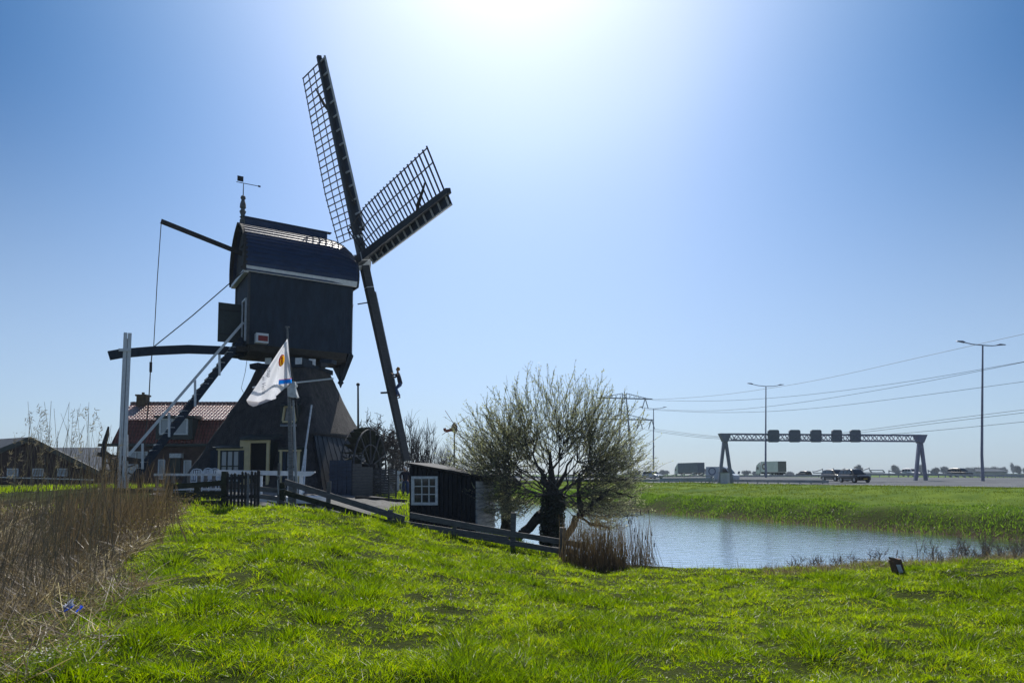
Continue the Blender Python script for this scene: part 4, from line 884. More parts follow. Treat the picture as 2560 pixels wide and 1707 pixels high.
b_ = MB(); b_.beam(at(-60, 1191, 44), at(235, 1199, 41), .05, .06); b_.build('rail', 'old_white', wf)
for x in range(-50, 240, 42): b_ = MB(); p = at(x, 1190, 43); b_.beam(V(p[0], p[1]+.05, .5), p+Z*.0+V(0, .05, 0), .08, .08, up=V(0, 1, 0)); b_.build('post', 'grey_wood', wf)
mw = thing('mini_windmill', 'tiny ornamental windmill on a thin dark pole behind the black shed', 'garden ornament', gpoint(1137, 30))
mc = at(1136, 1071, 30); b_ = MB(); b_.tube([gpoint(1136, 30, -.1), mc-Z*.12], .035, 6); b_.build('pole', 'dark_wood', mw)
b_ = MB(); b_.box(mc, (.11, .03, 0), (-.03, .1, 0), (0, 0, .13)); b_.prism([mc+V(-.12, -.1, .13), mc+V(.12, -.08, .13), mc+V(.03, -.09, .25), mc+V(-.03, -.09, .25)], V(0, .2, 0)); b_.build('cap', 'weathered', mw)
b_ = MB(); b_.beam(mc+V(-.1, 0, -.05), mc+V(-.40, 0, -.12), .05, .12); b_.beam(mc+V(-.4, 0, -.12), mc+V(-.44, 0, .02), .03, .12); b_.build('tail', 'orange_paint', mw)
b_ = MB(); hubp = at(1137, 1063, 29.8)
for c_ in ((1113, 1026), (1158, 1097), (1171, 1040), (1105, 1087)): b_.beam(hubp, at(*c_, 29.8), .035, .02)
b_.build('vane_arms', 'orange_paint', mw)
ma = thing('mast', 'slender bare mast with ball top rising behind the thatch', 'mast', gpoint(896, 46))
b_ = MB(); b_.tube([gpoint(897, 46), at(895, 965, 46)], [.09, .06], 8); b_.build('pole', 'lath', ma); b_ = MB(); c_ = at(895, 961, 46); b_.tube([c_-Z*.12, c_-Z*.08, c_, c_+Z*.08, c_+Z*.12], [.02, .1, .13, .1, .02], 8); b_.build('ball', 'lath', ma)
lpo = thing('leaning_poles', 'two thin white poles leaning against the thatched base right of the flagpole', 'poles', gpoint(756, 30))
for (x0, y0), (x1, y1) in (((779, 1013), (750, 1215)), ((765, 1122), (758, 1232))):
    b_ = MB(); b_.tube([at(x1, y1, 31.5), at(x0, y0, 34.5)], .045, 6); b_.build('pole', 'old_white', lpo)
# leaning post at the water edge
lp = thing('mooring_post', 'leaning rusty brown post with small pale plate at the water edge', 'post', gpoint(2247, 14.5))
p0 = at(2252, 1440, 14.5); b_ = MB(); p1 = at(2237, 1398, 14.5); b_.beam(p0-Z*.1, p1, .17, .2, up=V(0, 1, 0)); b_.prism([p1+V(-.08, -.09, 0), p1+V(.09, -.09, -.06), p1+V(.09, .09, -.06), p1+V(-.08, .09, 0)], Z*.05); b_.build('post', 'dark_wood', lp); mat('rust_wood', (.12, .07, .045), .9, .4, 9, .4); lp.children[0].data.materials[0] = M['rust_wood']
b_ = MB(); c_ = at(2249.5, 1421, 14.4); b_.box(c_, (.045, 0, 0), (0, .005, 0), (-.03, 0, .085)); b_.build('plate', 'old_white', lp)
# ================================================================== MOTORWAY FURNITURE
def roadz(x, y): return float(hroad(np.array(x), np.array(y))[0])
GY = 87
gt = thing('gantry', 'grey lattice sign gantry on A-shaped legs spanning the motorway with five signal boxes', 'gantry', (at(1812, 1200, GY)[0], GY, .4))
tl, tr_ = at(1824, 1090, GY), at(2296, 1093, GY*1.04); bl_, br_ = at(1818, 1098, GY), at(2296, 1101, GY*1.04)
u_ = unit(tr_-tl); cr = unit(np.cross(u_, Z)); b_ = MB(); hh = .78; NS = 22
for dz in (0, .80):
    for dy in (-.45, .45): b_.beam(tl+cr*dy+Z*(-.08-dz*1.0+.35), tr_+cr*dy+Z*(-.08-dz+.35), .16, .16)
b_.build('chord', 'gantry', gt)
Ln = np.linalg.norm(tr_-tl); b_ = MB()
for k in range(NS):
    for dy in (-.45, .45):
        p0, p1, pm = tl+u_*Ln*k/NS+cr*dy, tl+u_*Ln*(k+1)/NS+cr*dy, tl+u_*Ln*(k+.5)/NS+cr*dy
        b_.beam(p0+Z*.25, pm-Z*.5, .085); b_.beam(pm-Z*.5, p1+Z*.25, .085)
b_.build('lattice', 'gantry', gt)
for nm, apx, x0, x1, yk in (('leg', (1812, 1094), 1798, 1831, 1), ('leg', (2300, 1097), 2289, 2317, 1.04)):
    Yk = GY*yk; top_ = at(*apx, Yk); b_ = MB(); b_.prism([top_+V(-.75, -.5, .55), top_+V(-.25, -.5, -.55), top_+V(.25, -.5, -.55), top_+V(.75, -.5, .55)][::1], V(0, 1, 0)); b_.build('bracket', 'gantry', gt)
    for x in (x0, x1):
        f_ = at(x, 1205, Yk); b_ = MB(); b_.beam(V(f_[0], Yk+.1, .3), top_+V((.12 if x == x1 else -.12), 0, -.5), .36, .36, up=V(0, 1, 0), w1=.36, h1=.36); b_.build('leg', 'gantry', gt)
for i, (x0, x1) in enumerate(((1921, 1949), (1974, 2002), (2028, 2055), (2081, 2106), (2132, 2153))):
    pass
for x0, x1 in ((1921, 1949), (1974, 2002), (2028, 2055), (2081, 2106), (2127, 2153)):
    Yk = GY*(1+.04*(x0-1824)/470)-.8; b_ = MB(); a_, c_ = at(x0, 1074, Yk), at(x1, 1105, Yk); wdt, hgt = (c_[0]-a_[0])/2, (a_[2]-c_[2])/2; cc = (a_+c_)/2
    P = [cc+V(sx*(wdt-.15*(j == 1)), 0, sz*(hgt-.15*(j == 0))) for sx, sz, js in ((-1, -1, (0, 1)), (1, -1, (1, 0)), (1, 1, (0, 1)), (-1, 1, (1, 0))) for j in js]
    b_.prism(P, V(0, .35, 0)); b_.v = b_.v; sb_ = b_.build('signal_box', 'sign_back', gt)
    b_ = MB(); b_.beam(cc+V(-wdt*.7, -.03, -hgt*.7), cc+V(wdt*.7, -.03, hgt*.3), .05, .03); b_.beam(cc+V(wdt*.7, -.03, -hgt*.7), cc+V(-wdt*.7, -.03, hgt*.3), .05, .03); b_.beam(cc+V(-wdt, -.05, hgt*.35), cc+V(wdt, -.05, hgt*.35), .06, .06); b_.beam(cc+V(-wdt, -.05, -hgt*.7), cc+V(wdt, -.05, -hgt*.7), .06, .06); b_.build('bracing', 'gantry', sb_)
cb = thing('control_cabinet', 'grey two door control cabinet at the foot of the gantry leg', 'cabinet', (at(1811, 1209, 82)[0], 82, .3))
b_ = MB(); a_, c_ = at(1801, 1182, 82), at(1819, 1211, 82); zc0 = c_[2]-.3
b_.prism([V(a_[0], 82, zc0), V(c_[0], 82, zc0), V(c_[0]+.55, 82.9, zc0), V(a_[0]+.5, 82.9, zc0)], Z*(a_[2]-zc0)); b_.build('body', 'cabinet', cb)
b_ = MB()
for k in (0, 1): w2 = (c_[0]-a_[0])/2; b_.box(V(a_[0]+w2*(k+.5), 81.98, (a_[2]+zc0)/2+.1), (w2*.45, 0, 0), (0, .015, 0), (0, 0, (a_[2]-zc0)/2*.86))
b_.build('door', 'cabinet', cb); b_ = MB(); b_.box(V((a_[0]+c_[0])/2, 82.4, a_[2]+.04), ((c_[0]-a_[0])/2+.15, 0, 0), (.2, .5, 0), (0, 0, .04)); b_.build('cover', 'concrete', cb)
# lamp posts
lab = ['tall double armed motorway lamp post at the far right', 'middle double armed motorway lamp post behind the gantry truss', 'most distant double armed lamp post just right of the leafing willow']
for i, (px, pb, top_, xl_, xr_, yl_, yr_, Yk) in enumerate(((2457, 2463, 862, 2404, 2505, 854, 862, 84), (1915, 1921, 965, 1876, 1953, 959, 962, 125), (1634, 1638, 1021, 1603, 1662, 1018, 1018, 168))):
    p1, p0 = at(px, top_, Yk), at(px, 1190, Yk); lt_ = thing('street_lamp', lab[i], 'street lamp', (p0[0], Yk, .9), 'double armed lamp posts along the motorway')
    b_ = MB(); k_ = Yk/84; b_.tube([V(p0[0], Yk, .5), V(p0[0], Yk, 4), p1], [.20*k_**.3, .16*k_**.3, .09], 8); b_.build('pole', 'gantry', lt_)
    for xe, ye, nm in ((xl_, yl_, -1), (xr_, yr_, 1)):
        e_ = at(xe, ye, Yk); b_ = MB(); mid = (p1+e_)/2-Z*.12; b_.tube([p1-Z*.05, mid, e_], [.07, .06, .06], 6); am = b_.build('arm', 'gantry', lt_)
        b_ = MB(); d_ = unit(e_-p1); b_.prism([e_-d_*.5+Z*.06, e_-d_*.2+Z*.16, e_+d_*.45+Z*.08, e_+d_*.55, e_-d_*.5-Z*.06][::-1], V(0, .3, 0)); b_.build('lantern', 'gantry', am)
# guard rails
def guardrail(name, label, pts, pitch, railh=.32, posth=.75, loc=None, thick=.08, mats=('galv', 'galv')):
    P = [at(px, py, Yk) for px, py, Yk in pts]; t = thing(name, label, 'guard rail', (P[0][0], P[0][1], P[0][2]-.7))
    b_ = MB()
    for i in range(len(P)-1):
        a_, c_ = P[i], P[i+1]
        for dz in (0, -railh*.55): b_.beam(a_+Z*dz, c_+Z*dz, thick+.03, railh*.42)
        b_.beam(a_-Z*railh*.27, c_-Z*railh*.27, .04, railh*.9)
    b_.build('rail', mats[0], t)
    n_ = 0; acc = 0
    for i in range(len(P)-1):
        d_ = P[i+1]-P[i]; Lk = np.linalg.norm(d_); s_ = acc
        while s_ < Lk and n_ < 70: p = P[i]+d_/Lk*s_; b_ = MB(); b_.beam(p+V(0, .1, -posth), p+V(0, .1, .02), .12, .10, up=V(0, 1, 0)); b_.build('post', mats[1], t); s_ += pitch; n_ += 1
        acc = s_-Lk
    return t
guardrail('guard_rail', 'nearest steel guard rail ending beside the dark cars', [(1380, 1199, 112), (1540, 1199, 104), (1660, 1199, 98), (1800, 1199, 91), (2072, 1201.5, 81)], 1.35, .34, .8)
guardrail('guard_rail', 'steel guard rail along the motorway median behind the gantry', [(1833, 1188.5, 150), (2050, 1187, 132), (2176, 1184, 125), (2350, 1184.5, 116), (2560, 1188, 98), (2800, 1190, 80)], 1.6, .38, .95)
guardrail('guard_rail', 'distant upper guard rail beyond the tall lamp post at the right', [(2380, 1184, 150), (2560, 1184.5, 128), (2760, 1184, 108)], 2.2, .3, .8)
guardrail('guard_rail', 'distant guard rail seen through the willow on the left of the motorway', [(1240, 1190, 165), (1440, 1191, 150), (1650, 1193, 140)], 2.4, .32, .8)
# culvert parapet
cu = thing('culvert_wall', 'dark stained concrete culvert wall under a broad barrier beside the gantry', 'parapet wall', (at(1650, 1210, 96)[0], 96, .2))
b_ = MB(); W0, W1 = at(1647, 1206, 96), at(1783, 1206, 89); b_.prism([W0-Z*1.6, W1-Z*1.2, W1, W0], V(0, .4, 0)); b_.build('wall', 'dark_concrete', cu)
b_ = MB(); b_.prism([at(1647, 1203, 95.6), at(1781, 1202, 88.6), at(1783, 1194, 88.6), at(1650, 1195, 95.6)], V(0, .12, 0)); b_.prism([at(1781, 1194, 88.5), at(1781, 1204, 88.5), at(1788, 1206, 89.5), at(1786, 1190, 89.5)][::-1], V(0, .1, 0)); b_.build('barrier', 'galv', cu)
b_ = MB()
for k in range(15): p = at(1652+k*9.3, 1203, 95.7-k*.5); b_.beam(p-Z*.35, p, .1, .08, up=V(0, 1, 0))
b_.build('posts', 'galv', cu)
# curved steel arms on the culvert railings
def arms(label, lst, base, Yk, mirror=False):
    t = thing('arm_railing', label, 'railing', (at(base[0], 1192, Yk)[0], Yk, .9))
    b_ = MB(); b_.beam(at(base[0], base[1], Yk), at(base[2], base[3], Yk), .12, .16); b_.build('rail', 'galv', t)
    for x0, y0, x1, y1 in lst:
        b_ = MB(); pts = [at(x0+(x1-x0)*f, y0+(y1-y0)*f**1.7, Yk-.3) for f in (0, .25, .5, .75, 1)]
        for i in range(4): b_.beam(pts[i], pts[i+1], .12, .14)
        b_.beam(pts[-1]+Z*.08, pts[-1]+V(.05, 0, -.45), .1, .1, up=V(0, 1, 0)); b_.build('arm', 'galv', t)
    return t
arms('curved galvanised arm railing in front of the blue truck', [(1649, 1190.5, 1669, 1184), (1670, 1190, 1690, 1184), (1692, 1190, 1711, 1184), (1714, 1189.5, 1734, 1183), (1736, 1190, 1757, 1183.5)], (1647, 1191, 1782, 1189), 92)
arms('curved dark arm railing behind the two dark cars', [(2031, 1179, 2056, 1172), (2058, 1177.5, 2084, 1171), (2087, 1177.5, 2112, 1171), (2116, 1177.5, 2141, 1171), (2144, 1177, 2173, 1169.5), (2260, 1184, 2222, 1176), (2290, 1184, 2250, 1176.5), (2340, 1182, 2320, 1175), (2380, 1182, 2352, 1174.5)], (2033, 1182, 2212, 1181), 112)
b_ = MB()
bx = thing('box_railing', 'small rectangular steel railing at the right end of the curved arms', 'railing', (at(2190, 1185, 111)[0], 111, 1)); 
for a_, c_ in (((2174, 1175), (2208, 1175)), ((2174, 1175), (2180, 1181)), ((2207, 1175), (2212, 1181)), ((2178, 1181), (2212, 1181))): b_.beam(at(*a_, 111), at(*c_, 111), .14, .14)
b_.build('frame', 'galv', bx)
rs = thing('road_sign', 'small dark sign panel standing above the rail right of the cabinet', 'sign', (at(1848, 1190, 120)[0], 120, .9))
b_ = MB(); b_.prism([at(1844, 1184, 120), at(1849, 1184.5, 120), at(1851, 1178, 120), at(1846, 1177.5, 120)], V(0, .1, 0)); b_.build('panel', 'sign_back', rs); b_ = MB(); b_.beam(at(1848, 1196, 120.1), at(1848, 1183, 120.1), .08); b_.build('post', 'galv', rs)
# ------------------------------------------------------------------ pylon and lines
PYY = 250
py_ = thing('pylon', 'distant lattice electricity pylon with two triangular crossarms behind the willow crown', 'pylon', (at(1562, 1186, PYY)[0], PYY, .6))
def pp(x, y, d=0): return at(x, y, PYY+d)
for nm, x0, y0, x1, y1, ax_, ay_ in (('crossarm', 1493, 994, 1631, 997.5, 1561, 981), ('crossarm', 1490, 1047, 1632, 1049.5, 1561, 1033)):
    b_ = MB()
    for d_ in (-.8, .8):
        b_.beam(pp(x0, y0, d_), pp(x1, y1, d_), .42); b_.beam(pp(x0+10, y0-1, d_), pp(ax_-4, ay_+2, d_), .2); b_.beam(pp(ax_+4, ay_+2, d_), pp(x1-12, y1-1, d_), .2)
        for k in range(1, 12):
            f = k/12; f2 = (k+.5)/12; xm = x0+(x1-x0)*f; yb_ = y0+(y1-y0)*f; yt_ = yb_-(yb_-ay_)*(1-abs(2*f-1)); xm2 = x0+(x1-x0)*f2; yt2 = yb_-(yb_-ay_)*(1-abs(2*f2-1)); b_.beam(pp(xm, yb_, d_), pp(xm, yt_, d_), .13); b_.beam(pp(xm, yb_, d_), pp(xm2, yt2, d_), .12)
    b_.build('crossarm', 'gantry', py_)
b_ = MB()
for sx in (-1, 1):
    for d_ in (-2.2, 2.2): b_.beam(V(pp(1561+sx*22, 1186)[0], PYY+d_, .5), pp(1561+sx*4, 985, d_*.2), .3)
for k in range(14):
    y0, y1 = 1180-k*14, 1180-(k+1)*14; h0, h1 = 22-18*k/14, 22-18*(k+1)/14
    for d_ in (-1, 1): b_.beam(pp(1561-h0, y0, d_), pp(1561+h1, y1, d_), .14); b_.beam(pp(1561+h0, y0, d_), pp(1561-h1, y1, d_), .14)
b_.beam(pp(1561, 990), pp(1561, 977), .2); b_.build('tower', 'gantry', py_)
for x, y0, y1 in ((1613, 999, 1021), (1599, 1051, 1072), (1629, 1051, 1072)):
    for sx in (-1, 1): b_ = MB(); b_.beam(pp(x+sx*1, y0), pp(x+sx*7.5, y1), .28); b_.build('insulator', 'sign_back', py_)
PLa, PLb = V(51, 250), V(58, 74)
def wirept(px, py):
    u = (px-CX)/F; d_ = PLb-PLa; k = (u*PLa[1]-PLa[0])/(d_[0]-u*d_[1]); Yk = PLa[1]+d_[1]*k
    return at(px, py, Yk)
wires = [[(1631, 998), (1740, 995), (1900, 975), (2060, 948), (2300, 893), (2640, 817)], [(1631, 1000), (1720, 1003.5), (1800, 1002.5), (1900, 998), (2060, 983), (2300, 950), (2640, 890)],
         [(1620, 1021), (1740, 1029), (1830, 1026), (1960, 1012), (2060, 998), (2300, 957), (2640, 889)], [(1606, 1023), (1740, 1031), (1850, 1032), (1960, 1027), (2060, 1019), (2300, 989), (2640, 943)],
         [(1637, 1072), (1720, 1083), (1805, 1094), (1960, 1098), (2150, 1077), (2300, 1056), (2640, 1014)], [(1607, 1072), (1700, 1091), (1805, 1098), (1960, 1101), (2150, 1092), (2350, 1075), (2640, 1046)],
         [(1622, 1073), (1700, 1085), (1805, 1096), (1960, 1099), (2150, 1082), (2350, 1056), (2640, 1022)]]
wl = ['topmost', 'second from the top', 'third from the top', 'fourth from the top', 'fifth from the top', 'lowest', 'second lowest']
for i, wv in enumerate(wires):
    xs = np.linspace(wv[0][0], wv[-1][0], 26); ys = np.interp(xs, [q_[0] for q_ in wv], [q_[1] for q_ in wv]); ys = np.convolve(np.pad(ys, 2, 'edge'), np.ones(5)/5, 'valid'); ys[0], ys[1], ys[-1], ys[-2] = wv[0][1], np.interp(xs[1], [q_[0] for q_ in wv], [q_[1] for q_ in wv]), wv[-1][1], np.interp(xs[-2], [q_[0] for q_ in wv], [q_[1] for q_ in wv])
    P = [wirept(x, y) for x, y in zip(xs, ys)]; b_ = MB(); b_.tube(P, [.014+.00012*p[1] for p in P], 4)
    o = b_.build('power_line', 'lath', origin=P[0]); setp(o, f'overhead power line, {wl[i]} of the seven running right from the pylon', 'power line', 'power lines from the pylon')
# ------------------------------------------------------------------ vehicles
def wheelpart(par, P, Xd, Yd, r, wd, sign):
    """tyre and rim; Xd forward, Yd outward"""
    b_ = MB(); n = 20; b_.tube([P-Yd*wd/2, P-Yd*wd*.42, P+Yd*wd*.42, P+Yd*wd/2], [r*.93, r, r, r*.93], n); wh = b_.build('wheel', 'tyre', par)
    b_ = MB(); b_.tube([P+Yd*wd*.5, P+Yd*(wd*.5+.02)], r*.62, 14)
    rim = b_.build('rim', 'rim', wh)
def make_car(pos, ang, L_, W_, H_, paint, label, name='car', cat='car', front_plate=True, group=None):
    """ang = heading from +Y clockwise; hatch or SUV body shaped from stations"""
    t = thing(name, label, cat, pos, group); Fd = V(math.sin(ang), math.cos(ang), 0); Rt = V(Fd[1], -Fd[0], 0)
    def C(x, y, z): return pos+Fd*x*L_+Rt*y*W_/2+Z*z*H_
    # lower body: stations along length (x, half width, z bottom, z top)
    st_ = [(-.5, .80, .25, .56), (-.485, .92, .17, .60), (-.40, .97, .14, .61), (-.2, 1, .13, .60), (.1, 1, .13, .585), (.26, .99, .14, .575), (.40, .95, .15, .53), (.475, .86, .17, .47), (.5, .70, .22, .40)]
    b_ = MB(); rows = []
    for x, hw, z0, z1 in st_:
        rows.append([C(x, -hw*.93, z0), C(x, -hw, z0+.06), C(x, -hw, z0+(z1-z0)*.6), C(x, -hw*.93, z1-.02), C(x, -hw*.7, z1+.0), C(x, 0, z1+.015), C(x, hw*.7, z1), C(x, hw*.93, z1-.02), C(x, hw, z0+(z1-z0)*.6), C(x, hw, z0+.06), C(x, hw*.93, z0)])
    n = 11; vs = [p for r in rows for p in r]; b_.add(vs, [(i*n+k, i*n+(k+1) % n, (i+1)*n+(k+1) % n, (i+1)*n+k) for i in range(len(st_)-1) for k in range(n)]+[tuple(range(n)), tuple(range((len(st_)-1)*n+n-1, (len(st_)-1)*n-1, -1))])
    body = b_.build('body', paint, t, smooth=True)
    # cabin shell
    cs = [(-.49, .78, .60), (-.46, .74, .80), (-.40, .70, .93), (-.2, .70, .99), (.02, .69, .98), (.10, .68, .94), (.255, .80, .60)]
    b_ = MB(); rows = [[C(x, -.90, .56), C(x, -hw-.0, z-.04), C(x, -hw*.85, z), C(x, hw*.85, z), C(x, hw, z-.04), C(x, .90, .56)] for x, hw, z in cs]; n = 6
    b_.add([p for r in rows for p in r], [(i*n+k, i*n+k+1, (i+1)*n+k+1, (i+1)*n+k) for i in range(len(cs)-1) for k in range(n-1)]+[(0, 1, 2, 3, 4, 5), tuple(range(len(cs)*n-1, len(cs)*n-7, -1))]); b_.build('cabin', paint, t, smooth=False)
    for s_ in (-1, 1):
        b_ = MB()
        for x0, x1, xa, xb in ((-.42, -.24, -.38, -.24), (-.22, -.06, -.22, -.06), (-.04, .18, -.04, .08)): b_.prism([C(x0, s_*.885, .62), C(x1, s_*.885, .62), C(xb, s_*.755, .88), C(xa, s_*.755, .88)][::s_], Rt*s_*.02)
        b_.build('side_window', 'glass_car', t)
        b_ = MB(); b_.box(C(.16, s_*1.06, .63), Fd*.07, Rt*.08, Z*.07); b_.build('mirror', paint, t)
        b_ = MB(); b_.prism([C(.45, s_*.60, .42), C(.45, s_*.90, .43), C(.43, s_*.9, .50), C(.45, s_*.60, .48)][::s_], Fd*.10); b_.build('headlight', 'glass_pale', t)
        b_ = MB(); b_.box(C(-.49, s_*.72, .52), Fd*.04, Rt*.12, Z*.07); b_.build('tail_light', 'lamp_red', t)
        for x in (-.31, .32): wheelpart(t, C(x, s_*.88, 0)+Z*.34, Fd, Rt*s_, .345, .23, s_)
        b_ = MB(); b_.box(C(.0, s_*1.005, .22), Fd*L_*.18, Rt*.015, Z*.03); b_.build('sill_trim', 'steel', t)
    b_ = MB(); b_.prism([C(.245, -.74, .62), C(.245, .74, .62), C(.115, .60, .915), C(.115, -.60, .915)], Fd*.02+Z*.02); b_.build('windscreen', 'glass_car', t)
    b_ = MB(); b_.prism([C(-.485, .68, .64), C(-.485, -.68, .64), C(-.445, -.60, .86), C(-.445, .60, .86)], -Fd*.02); b_.build('rear_window', 'glass_car', t)
    b_ = MB(); b_.box(C(.498, 0, .27), Fd*.03, Rt*.26, Z*.055); b_.build('number_plate', 'plate', t)
    b_ = MB(); b_.box(C(.492, 0, .38), Fd*.03, Rt*W_*.28, Z*.07); b_.build('grille', 'tyre', t)
    return t
def rpos(px, Yk, py=None): X = (px-CX)/F*Yk; return V(X, Yk, roadz(X, Yk)+.005)
hd = math.radians(180-17)
make_car(rpos(2134, 86), math.radians(174), 4.5, 1.88, 1.7, 'car_black', 'front black estate-shaped car with yellow plate driving towards the camera')
make_car(rpos(2087, 94), math.radians(174), 4.6, 1.86, 1.62, 'car_dark', 'dark car half hidden behind the front black car', )
make_car(rpos(1631, 128), math.radians(150), 4.3, 1.75, 1.5, 'car_silver', 'silver car beside the most distant lamp post')
make_car(rpos(2008, 176), math.radians(-17), 4.3, 1.75, 1.45, 'car_dark', 'dark car with red tail lights under the far guard rail')
make_car(rpos(2275, 178), math.radians(163), 4.8, 1.8, 2.1, 'truck_white', 'white car roof showing above the guard rail by the right gantry leg')
make_car(rpos(2398, 132), math.radians(163), 4.5, 1.8, 1.75, 'car_dark', 'dark car behind the guard rail left of the tall lamp post')
def make_truck(pos, ang, L_, W_, H_, cabL, side, rear, label, logo=None):
    t = thing('truck', label, 'truck', pos); Fd = V(math.sin(ang), math.cos(ang), 0); Rt = V(Fd[1], -Fd[0], 0)
    C = lambda x, y, z: pos+Fd*x+Rt*y+Z*z
    b_ = MB(); b_.box(C(-cabL/2, 0, (H_+1.1)/2), Fd*(L_-cabL)/2, Rt*W_/2, Z*(H_-1.1)/2); bx_ = b_.build('box', side, t)
    b_ = MB(); b_.box(C(-L_/2-.03, 0, (H_+1.1)/2), Fd*.03, Rt*W_*.48, Z*(H_-1.1)/2*.96); b_.build('rear_door', rear, t)
    b_ = MB(); x0 = L_/2-cabL+.35; x1 = L_/2
    b_.prism([C(x0, -W_/2*.97, .6), C(x1, -W_/2*.97, .6), C(x1, -W_/2*.97, 1.7), C(x1-.2, -W_/2*.97, 2.7), C(x1-.7, -W_/2*.97, 3.1), C(x0, -W_/2*.97, H_-.1)], Rt*W_*.97); cb_ = b_.build('cab', side if side != 'truck_blue' else 'truck_white', t)
    for s_ in (-1, 1):
        b_ = MB(); b_.box(C(x1-.75, s_*W_*.49, 2.1), Fd*.4, Rt*.02, Z*.35); b_.build('side_window', 'glass_car', cb_)
        for xw in (x1-.9, -L_/2+1.5, -L_/2+2.8): wheelpart(t, C(xw, s_*W_*.42, .5), Fd, Rt*s_, .5, .3, s_)
    b_ = MB(); b_.box(C(x1+.01, 0, 2.15), Fd*.02, Rt*W_*.42, Z*.45); b_.build('windscreen', 'glass_car', cb_)
    b_ = MB(); b_.box(C(-cabL/2, 0, .85), Fd*(L_-cabL)/2, Rt*W_*.4, Z*.22); b_.build('chassis', 'tyre', t)
    return t, C, Fd, Rt
t, C, Fd, Rt = make_truck(rpos(1722, 228), math.radians(-17), 14.5, 2.55, 4.35, 2.4, 'truck_blue', 'logo_blue', 'blue grey box truck driving away left of the gantry')
t, C, Fd, Rt = make_truck(rpos(1926, 172), math.radians(-17), 8.6, 2.5, 3.75, 2.0, 'truck_white', 'truck_grey', 'white box truck with round brown logo right behind the middle lamp post')
b_ = MB(); c_ = C(.9, -1.28, 2.5); b_.tube([c_, c_-Rt*.02], .75, 20); lg = b_.build('logo', 'logo_brown', t); b_ = MB(); b_.tube([c_-Rt*.02, c_-Rt*.035], .42, 16); b_.build('logo_centre', 'truck_white', lg)
vp = rpos(1806, 100); vd = math.radians(130); van = thing('van', 'white delivery van with dark ring logo hidden behind the cabinet and gantry leg', 'van', vp); Fd = V(math.sin(vd), math.cos(vd), 0); Rt = V(Fd[1], -Fd[0], 0); C = lambda x, y, z: vp+Fd*x+Rt*y+Z*z
b_ = MB(); b_.prism([C(-2.2, -.95, .3), C(2.1, -.95, .3), C(2.15, -.95, .9), C(1.5, -.95, 1.15), C(.9, -.95, 1.95), C(.5, -.95, 2.15), C(-2.15, -.95, 2.15)], Rt*1.9); b_.build('body', 'van_white', van)
for s_ in (-1, 1):
    b_ = MB(); b_.prism([C(.3, s_*.96, 1.25), C(1.35, s_*.96, 1.2), C(.85, s_*.96, 1.85), C(.3, s_*.96, 1.85)][::s_], Rt*s_*.02); b_.build('side_window', 'glass_car', van)
    for xw in (-1.3, 1.35): wheelpart(van, C(xw, s_*.85, .34), Fd, Rt*s_, .34, .22, s_)
    b_ = MB(); b_.box(C(1.3, s_*1.08, 1.25), Fd*.06, Rt*.08, Z*.12); b_.build('mirror', 'tyre', van)
b_ = MB(); b_.prism([C(1.52, -.8, 1.2), C(1.52, .8, 1.2), C(.95, .75, 1.93), C(.95, -.75, 1.93)], V(0, 0, .02)+Fd*.02); b_.build('windscreen', 'glass_car', van)
b_ = MB()
c_ = C(-1.2, .965, 1.5); n = 24
for k in range(n):
    a0_, a1_ = 2*PI*k/n, 2*PI*(k+1)/n; b_.beam(c_+Fd*.5*math.cos(a0_)+Z*.5*math.sin(a0_), c_+Fd*.5*math.cos(a1_)+Z*.5*math.sin(a1_), .02, .13, up=unit(Fd*math.cos(a0_)+Z*math.sin(a0_)))
b_.build('logo_ring', 'logo_blue', van)
